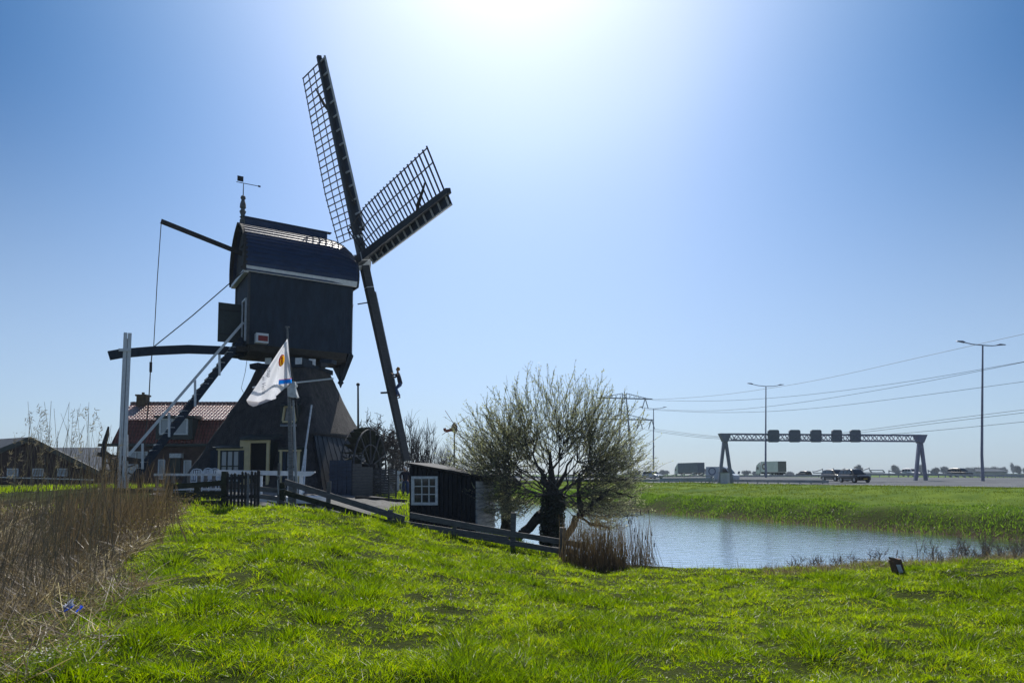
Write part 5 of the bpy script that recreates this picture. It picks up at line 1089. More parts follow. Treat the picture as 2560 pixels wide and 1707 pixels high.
# ================================================================== PEOPLE
def skinmesh(name, nodes, edges, m, parent, sub=2, root=0):
    me = bpy.data.meshes.new(name); o0 = ORG[parent.name]; me.from_pydata([tuple(V(*p[:3])-o0) for p in nodes], edges, []); o = link(name, me, parent)
    me.materials.append(M[m]); sk = o.modifiers.new('skin', 'SKIN'); sk.use_smooth_shade = True; lay = me.skin_vertices[0] if me.skin_vertices else None
    if lay is None:
        bpy.context.view_layer.objects.active = o; bpy.ops.mesh.customdata_skin_add(); lay = me.skin_vertices[0]
    for i, p in enumerate(nodes): r = p[3]; r2 = p[4] if len(p) > 4 else r; lay.data[i].radius = (r, r2); lay.data[i].use_root = (i == root)
    s_ = o.modifiers.new('sub', 'SUBSURF'); s_.levels = s_.render_levels = sub
    return o
def person(label, P, m_top, m_leg, m_hair, hat=None):
    """P: dict of joints in world space"""
    t = thing('person', label, 'person', P['base']); g = lambda k: V(*P[k])
    nodes = []; edges = []; idx = {}
    def add(k, p, r, par=None, r2=None): idx[k] = len(nodes); nodes.append((*p, r, r2 or r)); edges.append((idx[par], idx[k])) if par else None
    add('pelvis', g('pelvis'), .13, r2=.11); add('chest', g('chest'), .145, 'pelvis', .11); add('neck', g('neck'), .065, 'chest')
    hd_ = g('head'); add('jaw', (g('neck')*.4+hd_*.6), .085, 'neck'); add('head', hd_, .115, 'jaw', .125); add('crown', hd_+unit(hd_-g('neck'))*.09, .085, 'head'); add('nose', hd_+unit(P['face'])*.125-Z*.01, .016, 'head')
    for s_ in 'lr':
        add('sh'+s_, g('sh'+s_), .058, 'chest'); add('el'+s_, g('el'+s_), .043, 'sh'+s_); add('wr'+s_, g('wr'+s_), .028, 'el'+s_); hv = unit(g('ha'+s_)-g('wr'+s_)); add('pa'+s_, g('wr'+s_)+hv*.07, .026, 'wr'+s_, .035)
        lat = unit(np.cross(hv, Z+V(.1, .05, 0)))
        for k, (o_, ln) in enumerate(((-.030, .062), (-.010, .075), (.010, .07), (.030, .055))):
            b0 = g('wr'+s_)+hv*.10+lat*o_; add(f'f{k}a'+s_, b0, .009, 'pa'+s_); add(f'f{k}b'+s_, b0+hv*ln*.6-Z*.008, .008, f'f{k}a'+s_); add(f'f{k}c'+s_, b0+hv*ln*.8-Z*.035, .007, f'f{k}b'+s_)
        add('tha'+s_, g('wr'+s_)+hv*.05+lat*.045, .010, 'pa'+s_); add('thb'+s_, g('wr'+s_)+hv*.09+lat*.06-Z*.02, .008, 'tha'+s_)
        add('hi'+s_, g('hi'+s_), .095, 'pelvis'); add('kn'+s_, g('kn'+s_), .06, 'hi'+s_); add('an'+s_, g('an'+s_), .04, 'kn'+s_); add('to'+s_, g('to'+s_), .035, 'an'+s_)
    skinmesh('body', nodes, edges, 'skin', t)
    # jumper
    N = [(*(g('pelvis')-unit(g('chest')-g('pelvis'))*.10), .19, .165), (*(g('pelvis')+g('chest'))/2, .185, .16), (*g('chest'), .20, .165), (*(g('chest')*.35+g('neck')*.65), .11)]; E_ = [(0, 1), (1, 2), (2, 3)]
    for s_ in 'lr': b0 = len(N); N += [(*g('sh'+s_), .09), (*g('el'+s_), .068), (*(g('wr'+s_)*.75+g('el'+s_)*.25), .052)]; E_ += [(2, b0), (b0, b0+1), (b0+1, b0+2)]
    skinmesh('jumper', N, E_, m_top, t)
    N = [(*g('pelvis'), .19, .17), (*(g('pelvis')+unit(g('chest')-g('pelvis'))*.12), .165, .145)]; E_ = [(0, 1)]
    for s_ in 'lr': b0 = len(N); N += [(*g('hi'+s_), .135), (*g('kn'+s_), .092), (*(g('kn'+s_)*.4+g('an'+s_)*.6), .078), (*(g('an'+s_)*.95+g('kn'+s_)*.05), .078)]; E_ += [(0, b0), (b0, b0+1), (b0+1, b0+2), (b0+2, b0+3)]
    skinmesh('trousers', N, E_, m_leg, t)
    for s_ in 'lr': a_ = g('an'+s_); d_ = g('to'+s_)-a_; skinmesh('shoe', [(*(a_-unit(d_*V(1, 1, 0)+V(1e-4, 0, 0))*.05-Z*.03), .045), (*(a_+d_*.5-Z*.01), .045), (*(a_+d_*1.1), .035)], [(0, 1), (1, 2)], 'shoe', t)
    up_ = unit(hd_-g('neck')); fc = unit(P['face'])
    skinmesh('hair', [(*(hd_+up_*.11+fc*.05), .085), (*(hd_+up_*.085-fc*.04), .125), (*(hd_-up_*.0-fc*.075), .115), (*(hd_-up_*.09-fc*.08), .075)], [(0, 1), (1, 2), (2, 3)], m_hair, t)
    return t
# climber on the lower sail; local frame: px offsets around the lower sail at its depth
CY = float((cL+armL*8.3)[1])-.25
def cp(x, y, d=0): return at(959+x/11.2, 900+y/11.2, CY+d)
Pd = dict(base=cp(440, 1080), pelvis=cp(470, 655), chest=cp(405, 420), neck=cp(395, 335), head=cp(392, 262), face=V(-1, .15, .05),
          shl=cp(405, 385, -.17), shr=cp(412, 385, .17), ell=cp(330, 415, -.22), elr=cp(330, 480, .22), wrl=cp(245, 385, -.12), wrr=cp(245, 470, .12), hal=cp(195, 350, -.05), har=cp(185, 460, .06),
          hil=cp(455, 690, -.1), hir=cp(455, 690, .1), knl=cp(345, 790, -.13), knr=cp(350, 800, .13), anl=cp(395, 990, -.1), anr=cp(455, 1025, .1), tol=cp(365, 1010, -.1), tor=cp(400, 1065, .1))
Pd['tor'] = cp(402, 1070, .1); person('person in dark jumper and blue jeans climbing the lowered sail', Pd, 'jumper', 'jeans', 'hair')
b_ = MB(); b_.beam(cp(300, 1095), cp(520, 1050), .07, .08); 
CY = 42.0; s_ = 1.0
def qp(x, z, d=0): p = at(1014, 1186, 41); return V(p[0]+x, 41+d, .33+z)
Pd = dict(base=qp(0, 0), pelvis=qp(0, .93), chest=qp(-.02, 1.28), neck=qp(-.03, 1.46), head=qp(-.05, 1.60), face=V(-.6, -.6, 0), shl=qp(-.2, 1.4), shr=qp(.17, 1.4), ell=qp(-.34, 1.18, -.05), elr=qp(.27, 1.15), wrl=qp(-.22, .98, -.12), wrr=qp(.3, .92, -.05), hal=qp(-.12, .95, -.15), har=qp(.32, .8, -.08),
          hil=qp(-.1, .88), hir=qp(.1, .88), knl=qp(-.12, .48, -.03), knr=qp(.12, .48), anl=qp(-.12, .09), anr=qp(.13, .09), tol=qp(-.16, .04, -.16), tor=qp(.1, .04, -.17))
person('person in dark top and jeans standing half hidden left of the shed', Pd, 'jumper', 'jeans', 'old_white')
# ================================================================== VEGETATION
def curve_pts(p0, p1, n, jit, sag=0., rng=RNG):
    t = np.linspace(0, 1, n)[:, None]; P = p0+(p1-p0)*t; Ld = np.linalg.norm(p1-p0)
    P[1:-1] += rng.normal(size=(n-2, 3))*jit*Ld; P[:, 2] -= (np.sin(t[:, 0]*PI))*sag*Ld; return P
def addsegs(S, P, r0, r1):
    n = len(P)-1
    for i in range(n): S.append((*P[i], *P[i+1], r0+(r1-r0)*i/n, r0+(r1-r0)*(i+1)/n))
def leaves_on(P0, P1, n, size, spread=.03, wratio=.4):
    """n leaves per segment"""
    P0 = np.repeat(P0, n, 0); P1 = np.repeat(P1, n, 0); t = RNG.random((len(P0), 1)); P = P0+(P1-P0)*t+RNG.normal(size=P0.shape)*spread
    D = unitrows(unitrows(P1-P0)*.8+RNG.normal(size=P.shape)*.7); Ln = size*(.5+RNG.random(len(P))); return P, D, Ln, Ln*wratio
def unitrows(a): return a/(np.linalg.norm(a, axis=1)[:, None]+1e-9)
def willow(base, head, hull, pxc, Yd, nshoot, label, r0, seed, leafn, extra=(), loc=None, frac=(.55, 1.0), depth=1.6):
    rng = np.random.default_rng(seed); t = thing('willow_tree', label, 'tree', base)
    S = []; addsegs(S, curve_pts(base-Z*.3, head, 6, .03, rng=rng), r0, r0*.92)
    for e in extra: addsegs(S, curve_pts(V(*e[0]), V(*e[1]), 6, .04, e[4] if len(e) > 4 else 0, rng=rng), e[2], e[3])
    vs, q_ = segtubes(S, 10)
    k = np.repeat(np.array([vnoise(np.array(v[0]*9+v[2]*4), np.array(v[2]*7+v[1]*5)) for v in vs])[:, None], 3, 1); ctr = (base+head)/2
    npmesh('trunk', vs+(k-.5)*.12, q_, mats='bark', parent=t, smooth=True)
    A_, R_2 = [h[0] for h in hull], [h[1] for h in hull]; S = []; tips = []; prim = []
    px2m = Yd/F
    for i in range(26):
        th = rng.uniform(A_[0], A_[-1]); R = np.interp(th, A_, R_2)*px2m*rng.uniform(.3, .5); dy = rng.normal()*.45
        d = V(math.sin(math.radians(th)), dy*.5, math.cos(math.radians(th))+(.25 if abs(th) > 60 else 0)); p1 = head+unit(d)*R; P = curve_pts(head+rng.normal(size=3)*V(.2, .2, .12), p1, 5, .05, .08, rng); addsegs(S, P, .034, .017); prim += list(P[1:])
    prim = np.array(prim); W0_, W1_ = [], []
    for i in range(nshoot):
        th = rng.uniform(A_[0], A_[-1])
        if abs(th) > 70 and rng.random() < .25: th = rng.uniform(-60, 60)
        f = rng.uniform(*frac)**.7; R = np.interp(th, A_, R_2)*px2m*f; y = rng.normal()*depth*.55*math.sqrt(max(0, 1-(f*.75)**2))
        tip = head+V(math.sin(math.radians(th))*R, y, math.cos(math.radians(th))*R+.0); c = prim[rng.integers(len(prim), size=14)]
        # start from the primary point most in line with the tip
        sc_ = [np.linalg.norm(tip-q_)+1.2*np.linalg.norm(q_-head)*(1-unit(tip-head)@unit(q_-head)) for q_ in c]; p0 = c[int(np.argmin(sc_))]
        P = curve_pts(p0, tip, 7, .022, .06+.05*min(abs(th)/90, 1), rng); addsegs(S, P, .0125, .004); Ls = np.linalg.norm(tip-p0)
        for j in range(12):
            k = rng.integers(1, 6); a_ = P[k]+(P[k+1]-P[k])*rng.random(); d = unit(unit(P[k+1]-P[k])+rng.normal(size=3)*.38+V(0, 0, .25)); e = a_+d*rng.uniform(.2, .62)*min(1, Ls/1.5); m_ = (a_+e)/2+rng.normal(size=3)*.02
            S.append((*a_, *m_, .0055, .004)); S.append((*m_, *e, .004, .003)); W0_ += [a_, m_]; W1_ += [m_, e]
        W0_ += list(P[2:-1]); W1_ += list(P[3:])
    vs, q_ = segtubes(S, 4); crown = npmesh('crown', vs, q_, mats='bark_light', parent=t)
    P, D, Ln, Wd = leaves_on(np.array(W0_), np.array(W1_), leafn, .058, .016, .42); v, f, tt = ribbons(P, D, Ln, Wd, RNG.normal(size=P.shape)*.1, 2)
    npmesh('leaves', v, f, mats='willow_leaf', parent=crown, tint=tt); return t
hull = [(-118, 150), (-105, 190), (-92, 215), (-80, 255), (-72, 288), (-55, 305), (-40, 290), (-28, 290), (-12, 322), (-3, 325), (5, 310), (12, 322), (22, 310), (30, 305), (40, 320), (55, 275), (73, 268), (95, 225), (112, 195), (128, 150)]
wb = gpoint(1376, 24); whd = at(1383, 1238, 24)
w1 = willow(wb, whd, hull, 0, 24, 470, 'large round leafing pollard willow at the end of the rail fence', .33, 5, 4,
       extra=[(wb+V(.2, 0, 0), at(1440, 1290, 24), .14, .11), (at(1440, 1290, 24), at(1520, 1225, 23.6), .11, .06, .05), (at(1452, 1282, 24), at(1450, 1180, 24), .09, .05), (at(1290, 1352, 24.1), at(1385, 1262, 24.1), .15, .19), (whd, at(1375, 1130, 24), .20, .03), (whd, at(1335, 1140, 24), .14, .025), (whd, at(1435, 1140, 24), .12, .025), (at(1520, 1225, 23.6), at(1590, 1240, 23.3), .05, .02), (at(1440, 1290, 24), at(1530, 1330, 23), .05, .02)])
# ivy on the willow trunk
P = []
for i in range(5200): z_ = RNG.random(); a_ = RNG.uniform(0, 2*PI); r = .34+RNG.random()*.10; c_ = wb+(whd-wb)*z_; P.append(c_+V(math.cos(a_)*r, math.sin(a_)*r, RNG.uniform(-.1, .12)))
P = np.array(P); D = unitrows(RNG.normal(size=P.shape)); v, f, tt = ribbons(P, D, np.full(len(P), .07), np.full(len(P), .055), RNG.normal(size=P.shape)*.1, 2); npmesh('ivy', v, f, mats='ivy', parent=w1, tint=tt)
hull2 = [(-70, 130), (-55, 150), (-30, 170), (0, 190), (30, 190), (60, 150)]
wb2 = gpoint(1262, 27); willow(wb2, at(1268, 1205, 27), hull2, 0, 27, 70, 'smaller second willow trunk leaning right beside the shed wall', .26, 9, 2, frac=(.4, 1))
# bare trees
def bare_tree(label, px, Yk, top, halfw, seed, kind, cat='tree', name='bare_tree', group=None):
    rng = np.random.default_rng(seed); base = gpoint(px, Yk); H = at(px, top, Yk)[2]-base[2]; Wd = halfw*Yk/F; t = thing(name, label, cat, base, group)
    S = []; T_ = []
    if kind == 'gnarly':
        hd_ = base+V(rng.normal()*.2, 0, H*.30); addsegs(T_, curve_pts(base-Z*.2, hd_, 5, .05, rng=rng), .18, .13)
        ends_ = []
        for i in range(13):
            a_ = rng.uniform(-1.25, 1.25); tgt = hd_+V(math.sin(a_)*Wd*rng.uniform(.5, .85), rng.normal()*Wd*.4, math.cos(a_)*H*.5*rng.uniform(.6, 1)); P = curve_pts(hd_, tgt, 7, .06, -.05, rng); addsegs(S, P, .085, .03); ends_ += list(P[2:])
        ends_ = np.array(ends_); e2 = []
        for i in range(150):
            p = ends_[rng.integers(len(ends_))]; d = unit(rng.normal(size=3)+V(0, 0, .35)); q_ = p+d*rng.uniform(.5, 1.3); P = curve_pts(p, q_, 5, .11, 0, rng); addsegs(S, P, .034, .018); e2 += list(P[1:])
        e2 = np.array(e2)
        for i in range(1100):
            p = e2[rng.integers(len(e2))]; d = unit(rng.normal(size=3)+V(0, 0, .5)); P = curve_pts(p, p+d*rng.uniform(.15, .6), 3, .12, 0, rng); addsegs(S, P, .017, .010)
        tp_, br_ = 'bark', 'twig'
    else:
        addsegs(T_, curve_pts(base-Z*.2, base+Z*H*.15, 3, .02, rng=rng), .12, .1); hd_ = base+Z*H*.12
        prim = []
        for i in range(46):
            a_ = rng.normal()*.42; hh_ = H*rng.uniform(.6, 1)*(1-.3*min(1, abs(a_))); tip = V(base[0]+math.sin(a_)*Wd*1.3, base[1]+rng.normal()*Wd*.3, base[2]+hh_); P = curve_pts(hd_+rng.normal(size=3)*V(Wd*.3, .3, .1), tip, 8, .018, .05, rng); addsegs(S, P, .045, .010); prim += list(P[2:-1])
        prim = np.array(prim)
        for i in range(620):
            p = prim[rng.integers(len(prim))]; d = unit(V(rng.normal()*.35, rng.normal()*.35, 1)); P = curve_pts(p, p+d*rng.uniform(.5, 1.5), 4, .03, 0, rng); addsegs(S, P, .014, .006)
    vs, q_ = segtubes(T_, 8); npmesh('trunk', vs, q_, mats='bark', parent=t); vs, q_ = segtubes(S, 4); npmesh('crown', vs, q_, mats='twig', parent=t); return t
bare_tree('gnarled bare orchard tree behind the scoop wheel', 945, 50, 1012, 92, 1, 'gnarly')
bare_tree('second gnarled bare orchard tree touching the mast', 905, 53, 1030, 60, 11, 'gnarly')
bare_tree('bare upright bush just right of the lowered sail', 1028, 62, 1008, 52, 2, 'whip', 'bush', 'bare_bush')
bare_tree('tall bare upright bush left of the mini windmill', 1072, 64, 1032, 46, 3, 'whip', 'bush', 'bare_bush')
bare_tree('lowest bare bush right behind the shed roof', 1112, 60, 1095, 30, 4, 'whip', 'bush', 'bare_bush')
bare_tree('bare bush behind the left side of the lowered sail', 985, 66, 1040, 45, 6, 'whip', 'bush', 'bare_bush')
# hedge-like bushes beyond the yard
def leafcloud(label, px, Yk, top, hw, n, seed, m='far_wood', name='far_tree', size=.5, group=None, cat='tree', poplar=False):
    rng = np.random.default_rng(seed); p0 = at(px, 1186, Yk); base = V(p0[0], Yk, .6); H = at(px, top, Yk)[2]-.6; Wd = hw*Yk/F; t = thing(name, label, cat, base, group)
    b_ = MB(); b_.tube([base, base+Z*H*.5], [H*.035, H*.02], 6); b_.build('trunk', 'twig', t)
    nb_ = 9 if not poplar else 5; C_ = []
    for i in range(nb_): a_ = rng.uniform(0, 2*PI); r = rng.random()**.5*.6; C_.append((base+V(math.cos(a_)*Wd*r, math.sin(a_)*Wd*r, H*rng.uniform(.38, .78)), Wd*rng.uniform(.35, .6), H*rng.uniform(.18, .28)))
    ci = rng.integers(nb_, size=n); ctr = np.array([C_[i][0] for i in ci]); rr = np.array([[C_[i][1], C_[i][1], C_[i][2]] for i in ci]); d = unitrows(rng.normal(size=(n, 3))); P = ctr+d*rr*(rng.random((n, 1))**.45)
    sz = size*(.5+rng.random(n)); v, f, tt = ribbons(P, unitrows(rng.normal(size=(n, 3))+V(0, 0, .6)), sz, sz*.22, np.zeros((n, 3)), 1); npmesh('crown', v, f, mats=m, parent=t, tint=tt); return t
fars = [(2146, 1163, 12, 'bare round tree on the skyline above the box railing'), (2239, 1163, 9, 'lone bare tree on the skyline left of the right gantry leg'), (2296, 1162, 4, 'narrow poplar on the skyline inside the right gantry leg'), (2303, 1162, 4, 'second narrow poplar touching the right gantry leg'),
        (2338, 1171, 10, 'low skyline tree just right of the right gantry leg'), (2363, 1166, 9, 'round skyline tree further right of the gantry'), (2388, 1173, 12, 'small skyline bush before the long tree row'),
        (2425, 1167, 16, 'left end of the tree row by the grey farm shed'), (2452, 1166, 15, 'tree row crown just left of the tall lamp post'), (2480, 1167, 14, 'tree row crown right of the tall lamp post'), (2505, 1167, 12, 'right end of the tree row by the farm shed'),
        (2534, 1158, 7, 'taller skyline tree near the right picture edge'), (2546, 1160, 6, 'taller skyline tree second from the right edge'), (2566, 1166, 9, 'skyline tree cut by the right picture edge'),
        (1662, 1176, 15, 'hazy skyline tree left of the blue truck'), (1765, 1171, 11, 'hazy skyline tree just right of the blue truck'), (1786, 1175, 14, 'low hazy skyline trees left of the gantry cabinet'), (1866, 1179, 13, 'low hazy trees right of the small dark sign'), (1890, 1180, 10, 'low hazy trees left of the white truck'), (1975, 1181, 14, 'low hazy trees right of the white truck'), (1585, 1179, 18, 'hazy trees at the right edge of the willow crown')]
for i, (px, tp, hw, lb) in enumerate(fars): leafcloud(lb, px, 480+(i % 4)*60, tp, hw, 2200, 40+i, size=1.5, group='trees on the far skyline', poplar=(hw == 4))
fb_ = thing('farm_shed', 'low grey farm shed on the far skyline behind the tall lamp post', 'shed', (at(2470, 1186, 420)[0], 420, .6))
b_ = MB(); q0, q1 = at(2440, 1186, 420), at(2515, 1186, 420); zt = at(2470, 1173, 420)[2]; b_.prism([V(q0[0], 420, .5), V(q1[0], 420, .5), V(q1[0], 420, zt*.7), V(q0[0], 420, zt*.7)], V(0, 12, 0)); b_.build('wall', 'far_wall', fb_)
b_ = MB(); b_.prism([V(q0[0]-1, 419, zt*.7), V(q1[0]+1, 419, zt*.7), V(q1[0]-1, 425, zt), V(q0[0]+3, 425, zt)], V(0, 0, .3)); b_.build('roof', 'slate', fb_)
# -------- grasses
BXY = ([0, 6.7, 8.1, 11, 15, 19, 24], [-4.6, -4.8, -4.9, -5.9, -7.4, -9.0, -11])
def bxf(Y): return np.interp(Y, *BXY)
def stuff(name, v, f, tt, m, label, cat): o = npmesh(name, v, f, mats=m, tint=tt); return setp(o, label, cat, kind='stuff')
def grass_patch(n, y0, y1, xr, lf, wf, clump=.13, filt=None, up=.75, seg=2, ylaw=1.0):
    Y = y0+(y1-y0)*RNG.random(n)**ylaw; X = (RNG.random(n)*2-1)*(xr*Y+.8)
    if filt is not None: k = filt(X, Y); X, Y = X[k], Y[k]
    cx = np.floor(X/clump); cy = np.floor(Y/clump); h1 = np.modf(np.abs(np.sin(cx*12.9898+cy*78.233)*43758.5453))[0]; h2 = np.modf(np.abs(np.sin(cx*39.3467+cy*11.135)*24634.633))[0]
    C = np.stack([(cx+.2+.6*h1)*clump, (cy+.2+.6*h2)*clump], 1); P2 = np.stack([X, Y], 1); P2 = P2+(C-P2)*.35; off = (P2-C)/clump
    Zg = gz(P2[:, 0], P2[:, 1]); P = np.column_stack([P2, Zg-.01]); nz = vnoise(X*1.15+5, Y*1.15+9); nz2 = vnoise(X*4.1, Y*4.1)
    nz3 = vnoise(X*3.3+40, Y*3.3+17); Ln = lf*(.30+1.25*nz**2+.55*nz2+.25*h1)*(.6+.8*RNG.random(len(X)))*(.48+.52*sstep(.22, .5, nz3)); Wd = wf[0]+wf[1]*Y
    D = unitrows(np.column_stack([off[:, 0]*1.0+RNG.normal(size=len(X))*.28+.12, off[:, 1]*1.0+RNG.normal(size=len(X))*.28, np.full(len(X), up)+.2*RNG.random(len(X))]))
    bend = np.column_stack([off*.9+RNG.normal(size=off.shape)*.35, -.12-.25*RNG.random(len(X))]); tt = np.clip(.25+.5*RNG.random(len(X))+.35*(h2-.5)+.25*(nz2-.5), 0, .93); tt = np.where(RNG.random(len(X)) < .018, 1, tt)
    v, f, tt = ribbons(P, D, Ln, Wd, bend, seg, tint=tt); return v, f, tt
def ycrest(X, Y): return np.interp(X*np.sqrt(18/np.clip(Y, 7, 18.)), CRX, CRY)
v, f, tt = grass_patch(600000, 3.6, 22.5, .80, .088, (.0028, .00042), filt=lambda X, Y: (X > bxf(Y)-.5*RNG.random(len(X))) & (Y < ycrest(X, Y)+2.0))
stuff('grass', v, f, tt, 'grass', 'bright green meadow grass covering the foreground dyke', 'grass')
n = 200000; Y = 1.5+17*RNG.random(n); X = np.where(RNG.random(n) < .75, 1, -1)*(.8*Y+.6+8*RNG.random(n)); near_ = RNG.random(n) < .25; Y = np.where(near_, 1.2+2.6*RNG.random(n), Y); X = np.where(near_, (RNG.random(n)*2-1)*7, X); k = (X > bxf(Y)) & (Y < ycrest(X, Y)+1.5); X, Y = X[k], Y[k]
v, f, tt = ribbons(np.column_stack([X, Y, gz(X, Y)-.01]), unitrows(RNG.normal(size=(len(X), 3))*.35+V(0, 0, 1)), .05+.09*RNG.random(len(X)), .007+.0005*Y, RNG.normal(size=(len(X), 3))*.3, 2, tint=.1+.75*RNG.random(len(X)))
stuff('meadow_grass', v, f, tt, 'grass', 'meadow grass continuing beyond both sides of the picture', 'grass')
# longer tussocks, tinted dark to stand for the shade under tufts
n = 1100; Y = 4+14*RNG.random(n); X = (RNG.random(n)*2-1)*.8*Y; k = (X > bxf(Y)+.3) & (Y < ycrest(X, Y)); X, Y = X[k], Y[k]; wgt = vnoise(X*.8+31, Y*.8+2) > .48; X, Y = X[wgt], Y[wgt]; m_ = 150
Xc, Yc = np.repeat(X, m_), np.repeat(Y, m_); R2 = RNG.normal(size=(len(Xc), 2))*.095; rs_ = np.repeat(.6+.8*RNG.random(len(X)), m_); Xb, Yb = Xc+R2[:, 0]*rs_, Yc+R2[:, 1]*rs_
D = unitrows(np.column_stack([R2*3.2, np.ones(len(Xb))])+RNG.normal(size=(len(Xb), 3))*.16); v, f, tt = ribbons(np.column_stack([Xb, Yb, gz(Xb, Yb)-.01]), D, (.10+.09*RNG.random(len(Xb)))*rs_, .0036+.00045*Yb, np.column_stack([R2*2.0, -.2*np.ones(len(Xb))]), 3, tint=.0+.45*RNG.random(len(Xb)))
stuff('grass_tussocks', v, f, tt, 'grass', 'darker taller tufts of grass scattered over the foreground meadow', 'grass')
# yard grass beyond the crest, round the shed and left meadow
n = 60000; X = -30+33*RNG.random(n); Y = 19+30*RNG.random(n)**1.3; sd_ = poly_sd(X, Y, WPOLY); k = (sd_ > .5) & (X/Y < .08) & ~((X < -7.5) & (X > -21) & (Y > 33)) & ~((X < -5.3) & (X > -21) & (Y > 23) & (Y < 37)) ; X, Y = X[k], Y[k]
v, f, tt = ribbons(np.column_stack([X, Y, gz(X, Y)-.01]), unitrows(RNG.normal(size=(len(X), 3))*.3+V(0, 0, 1)), .10+.1*RNG.random(len(X)), .008+.0008*Y, RNG.normal(size=(len(X), 3))*.3, 2, tint=.2+.6*RNG.random(len(X)))
stuff('yard_grass', v, f, tt, 'grass', 'short grass of the mill yard and the meadow behind the fences', 'grass')
# far bank: rough weeds by the water, grass above
def bank(n, lo, hi, lf, wf, tlo, thi, m, name, label, cat, thr=None):
    e = RNG.random(n); fs_ = lo+(hi-lo)*RNG.random(n); s_ = -45+150*e**.8; X = 24.7-.466*s_+.885*fs_; Y = 33+.885*s_+.466*fs_; k = (Y > 18) & (X/Y < .85) & (X/Y > -.05) & (hroad(X, Y)[1] < -.5); X, Y, fs_ = X[k], Y[k], fs_[k]
    nz = vnoise(X*.55+3, Y*.55)
    if thr is not None: k = nz+.25*RNG.random(len(X)) > thr; X, Y, nz = X[k], Y[k], nz[k]
    P = np.column_stack([X, Y, gz(X, Y)-.03]); D = unitrows(RNG.normal(size=(len(X), 3))*.45+V(0, 0, 1)); Ln = lf*(.4+1.3*nz)*(.5+RNG.random(len(X))); v, f, tt = ribbons(P, D, Ln, wf*(.6+.8*RNG.random(len(X)))*Y/45, RNG.normal(size=(len(X), 3))*.3, 2, tint=np.clip(tlo+(thi-tlo)*RNG.random(len(X))+.3*(nz-.5), 0, .95)); stuff(name, v, f, tt, m, label, cat)
bank(130000, .4, 6.2, .13, .055, .1, .9, 'weeds', 'bank_weeds', 'dark green leafy weeds along the far waterline', 'weeds')
bank(130000, 4.5, 34, .10, .036, .0, .95, 'grass_far', 'bank_grass', 'short grass slope between the far weeds and the motorway', 'grass')
bank(14000, .1, 1.2, .17, .022, .0, .7, 'reed', 'bank_dead_stalks', 'brown dead stalks along the foot of the far bank', 'dead stalks', thr=.45)
# -------- reeds on the left
def reedmass(n, filt, lf, wd, m, lean=.35, tlo=0, thi=.95, dz=0, seg=4):
    Y = 4.2+20*RNG.random(n)**1.2; X = -18+16*RNG.random(n); k = filt(X, Y); X, Y = X[k], Y[k]; nz = vnoise(X*.9, Y*.9+7); n2_ = vnoise(X*.45+20, Y*.45+3); n3_ = vnoise(X*1.3+50, Y*1.3+31); edge = np.clip((bxf(Y)-X)/1.6, 0, 1)
    D = unitrows(np.column_stack([RNG.normal(size=len(X))*lean+(nz-.42)*2.6, RNG.normal(size=len(X))*lean+(n3_-.5)*1.8, np.ones(len(X))])); Ln = lf*(.30+.8*nz+.5*n2_)*(.5+.9*RNG.random(len(X)))*(.45+.55*edge)*np.interp(X/Y, [-.56, -.50], [1, .5])
    bend = RNG.normal(size=(len(X), 3))*V(.6, .45, .1)+V(.15, 0, -.35)
    return ribbons(np.column_stack([X, Y, gz(X, Y)+dz]), D, Ln, wd+.0005*Y+np.zeros(len(X)), bend, seg, tint=np.clip(tlo+(thi-tlo)*RNG.random(len(X))**1.5+(n3_-.5)*.7, 0, 1))
inreed = lambda X, Y: (X < bxf(Y)-.1-.5*RNG.random(len(X))*0) & (X > bxf(Y)-9.5) & (X/Y > -.95) & (Y < 22.5)
p1_ = reedmass(80000, lambda X, Y: inreed(X, Y) & (Y > 6.2), .95, .004, 'reed', .5)
p3_ = reedmass(34000, lambda X, Y: inreed(X, Y), .5, .006, 'reed', .95, .4, 1.0, dz=.1)
v, f, tt = merge([p1_, p3_]); stuff('reed_bed', v, f, tt, 'reed', 'tangled pale brown dead reeds filling the ditch on the left', 'reeds')
v, f, tt = reedmass(34000, lambda X, Y: inreed(X, Y) & (vnoise(X*.5+2, Y*.5) > .42) & (Y > 7.5), 1.15, .0045, 'reed_red', .28, .0, 1.0); stuff('reddish_reeds', v, f, tt, 'reed_red', 'reddish brown upright reed stems in the left ditch', 'reeds')
# matted dead stalks close to the camera at the lower left
n = 8200; Y = 4.2+4.5*RNG.random(n); X = -4.2-.9*RNG.random(n)*3+1.1*RNG.random(n); k = ((X < bxf(Y)+.6) | ((Y < 6.3) & (X < -3.2-.25*RNG.random(n)))) & (X > -8); X, Y = X[k], Y[k]
v, f, tt = ribbons(np.column_stack([X, Y, gz(X, Y)+.05]), unitrows(np.column_stack([RNG.normal(size=(len(X), 2)), RNG.random(len(X))*.5])), .14+.28*RNG.random(len(X)), .003+.005*RNG.random(len(X)), RNG.normal(size=(len(X), 3))*.45, 4, tint=.15+.85*RNG.random(len(X))**1.3, taper=.5)
stuff('matted_stalks', v, f, tt, 'reed', 'pale broken reed stalks lying matted at the lower left corner', 'dead stalks')
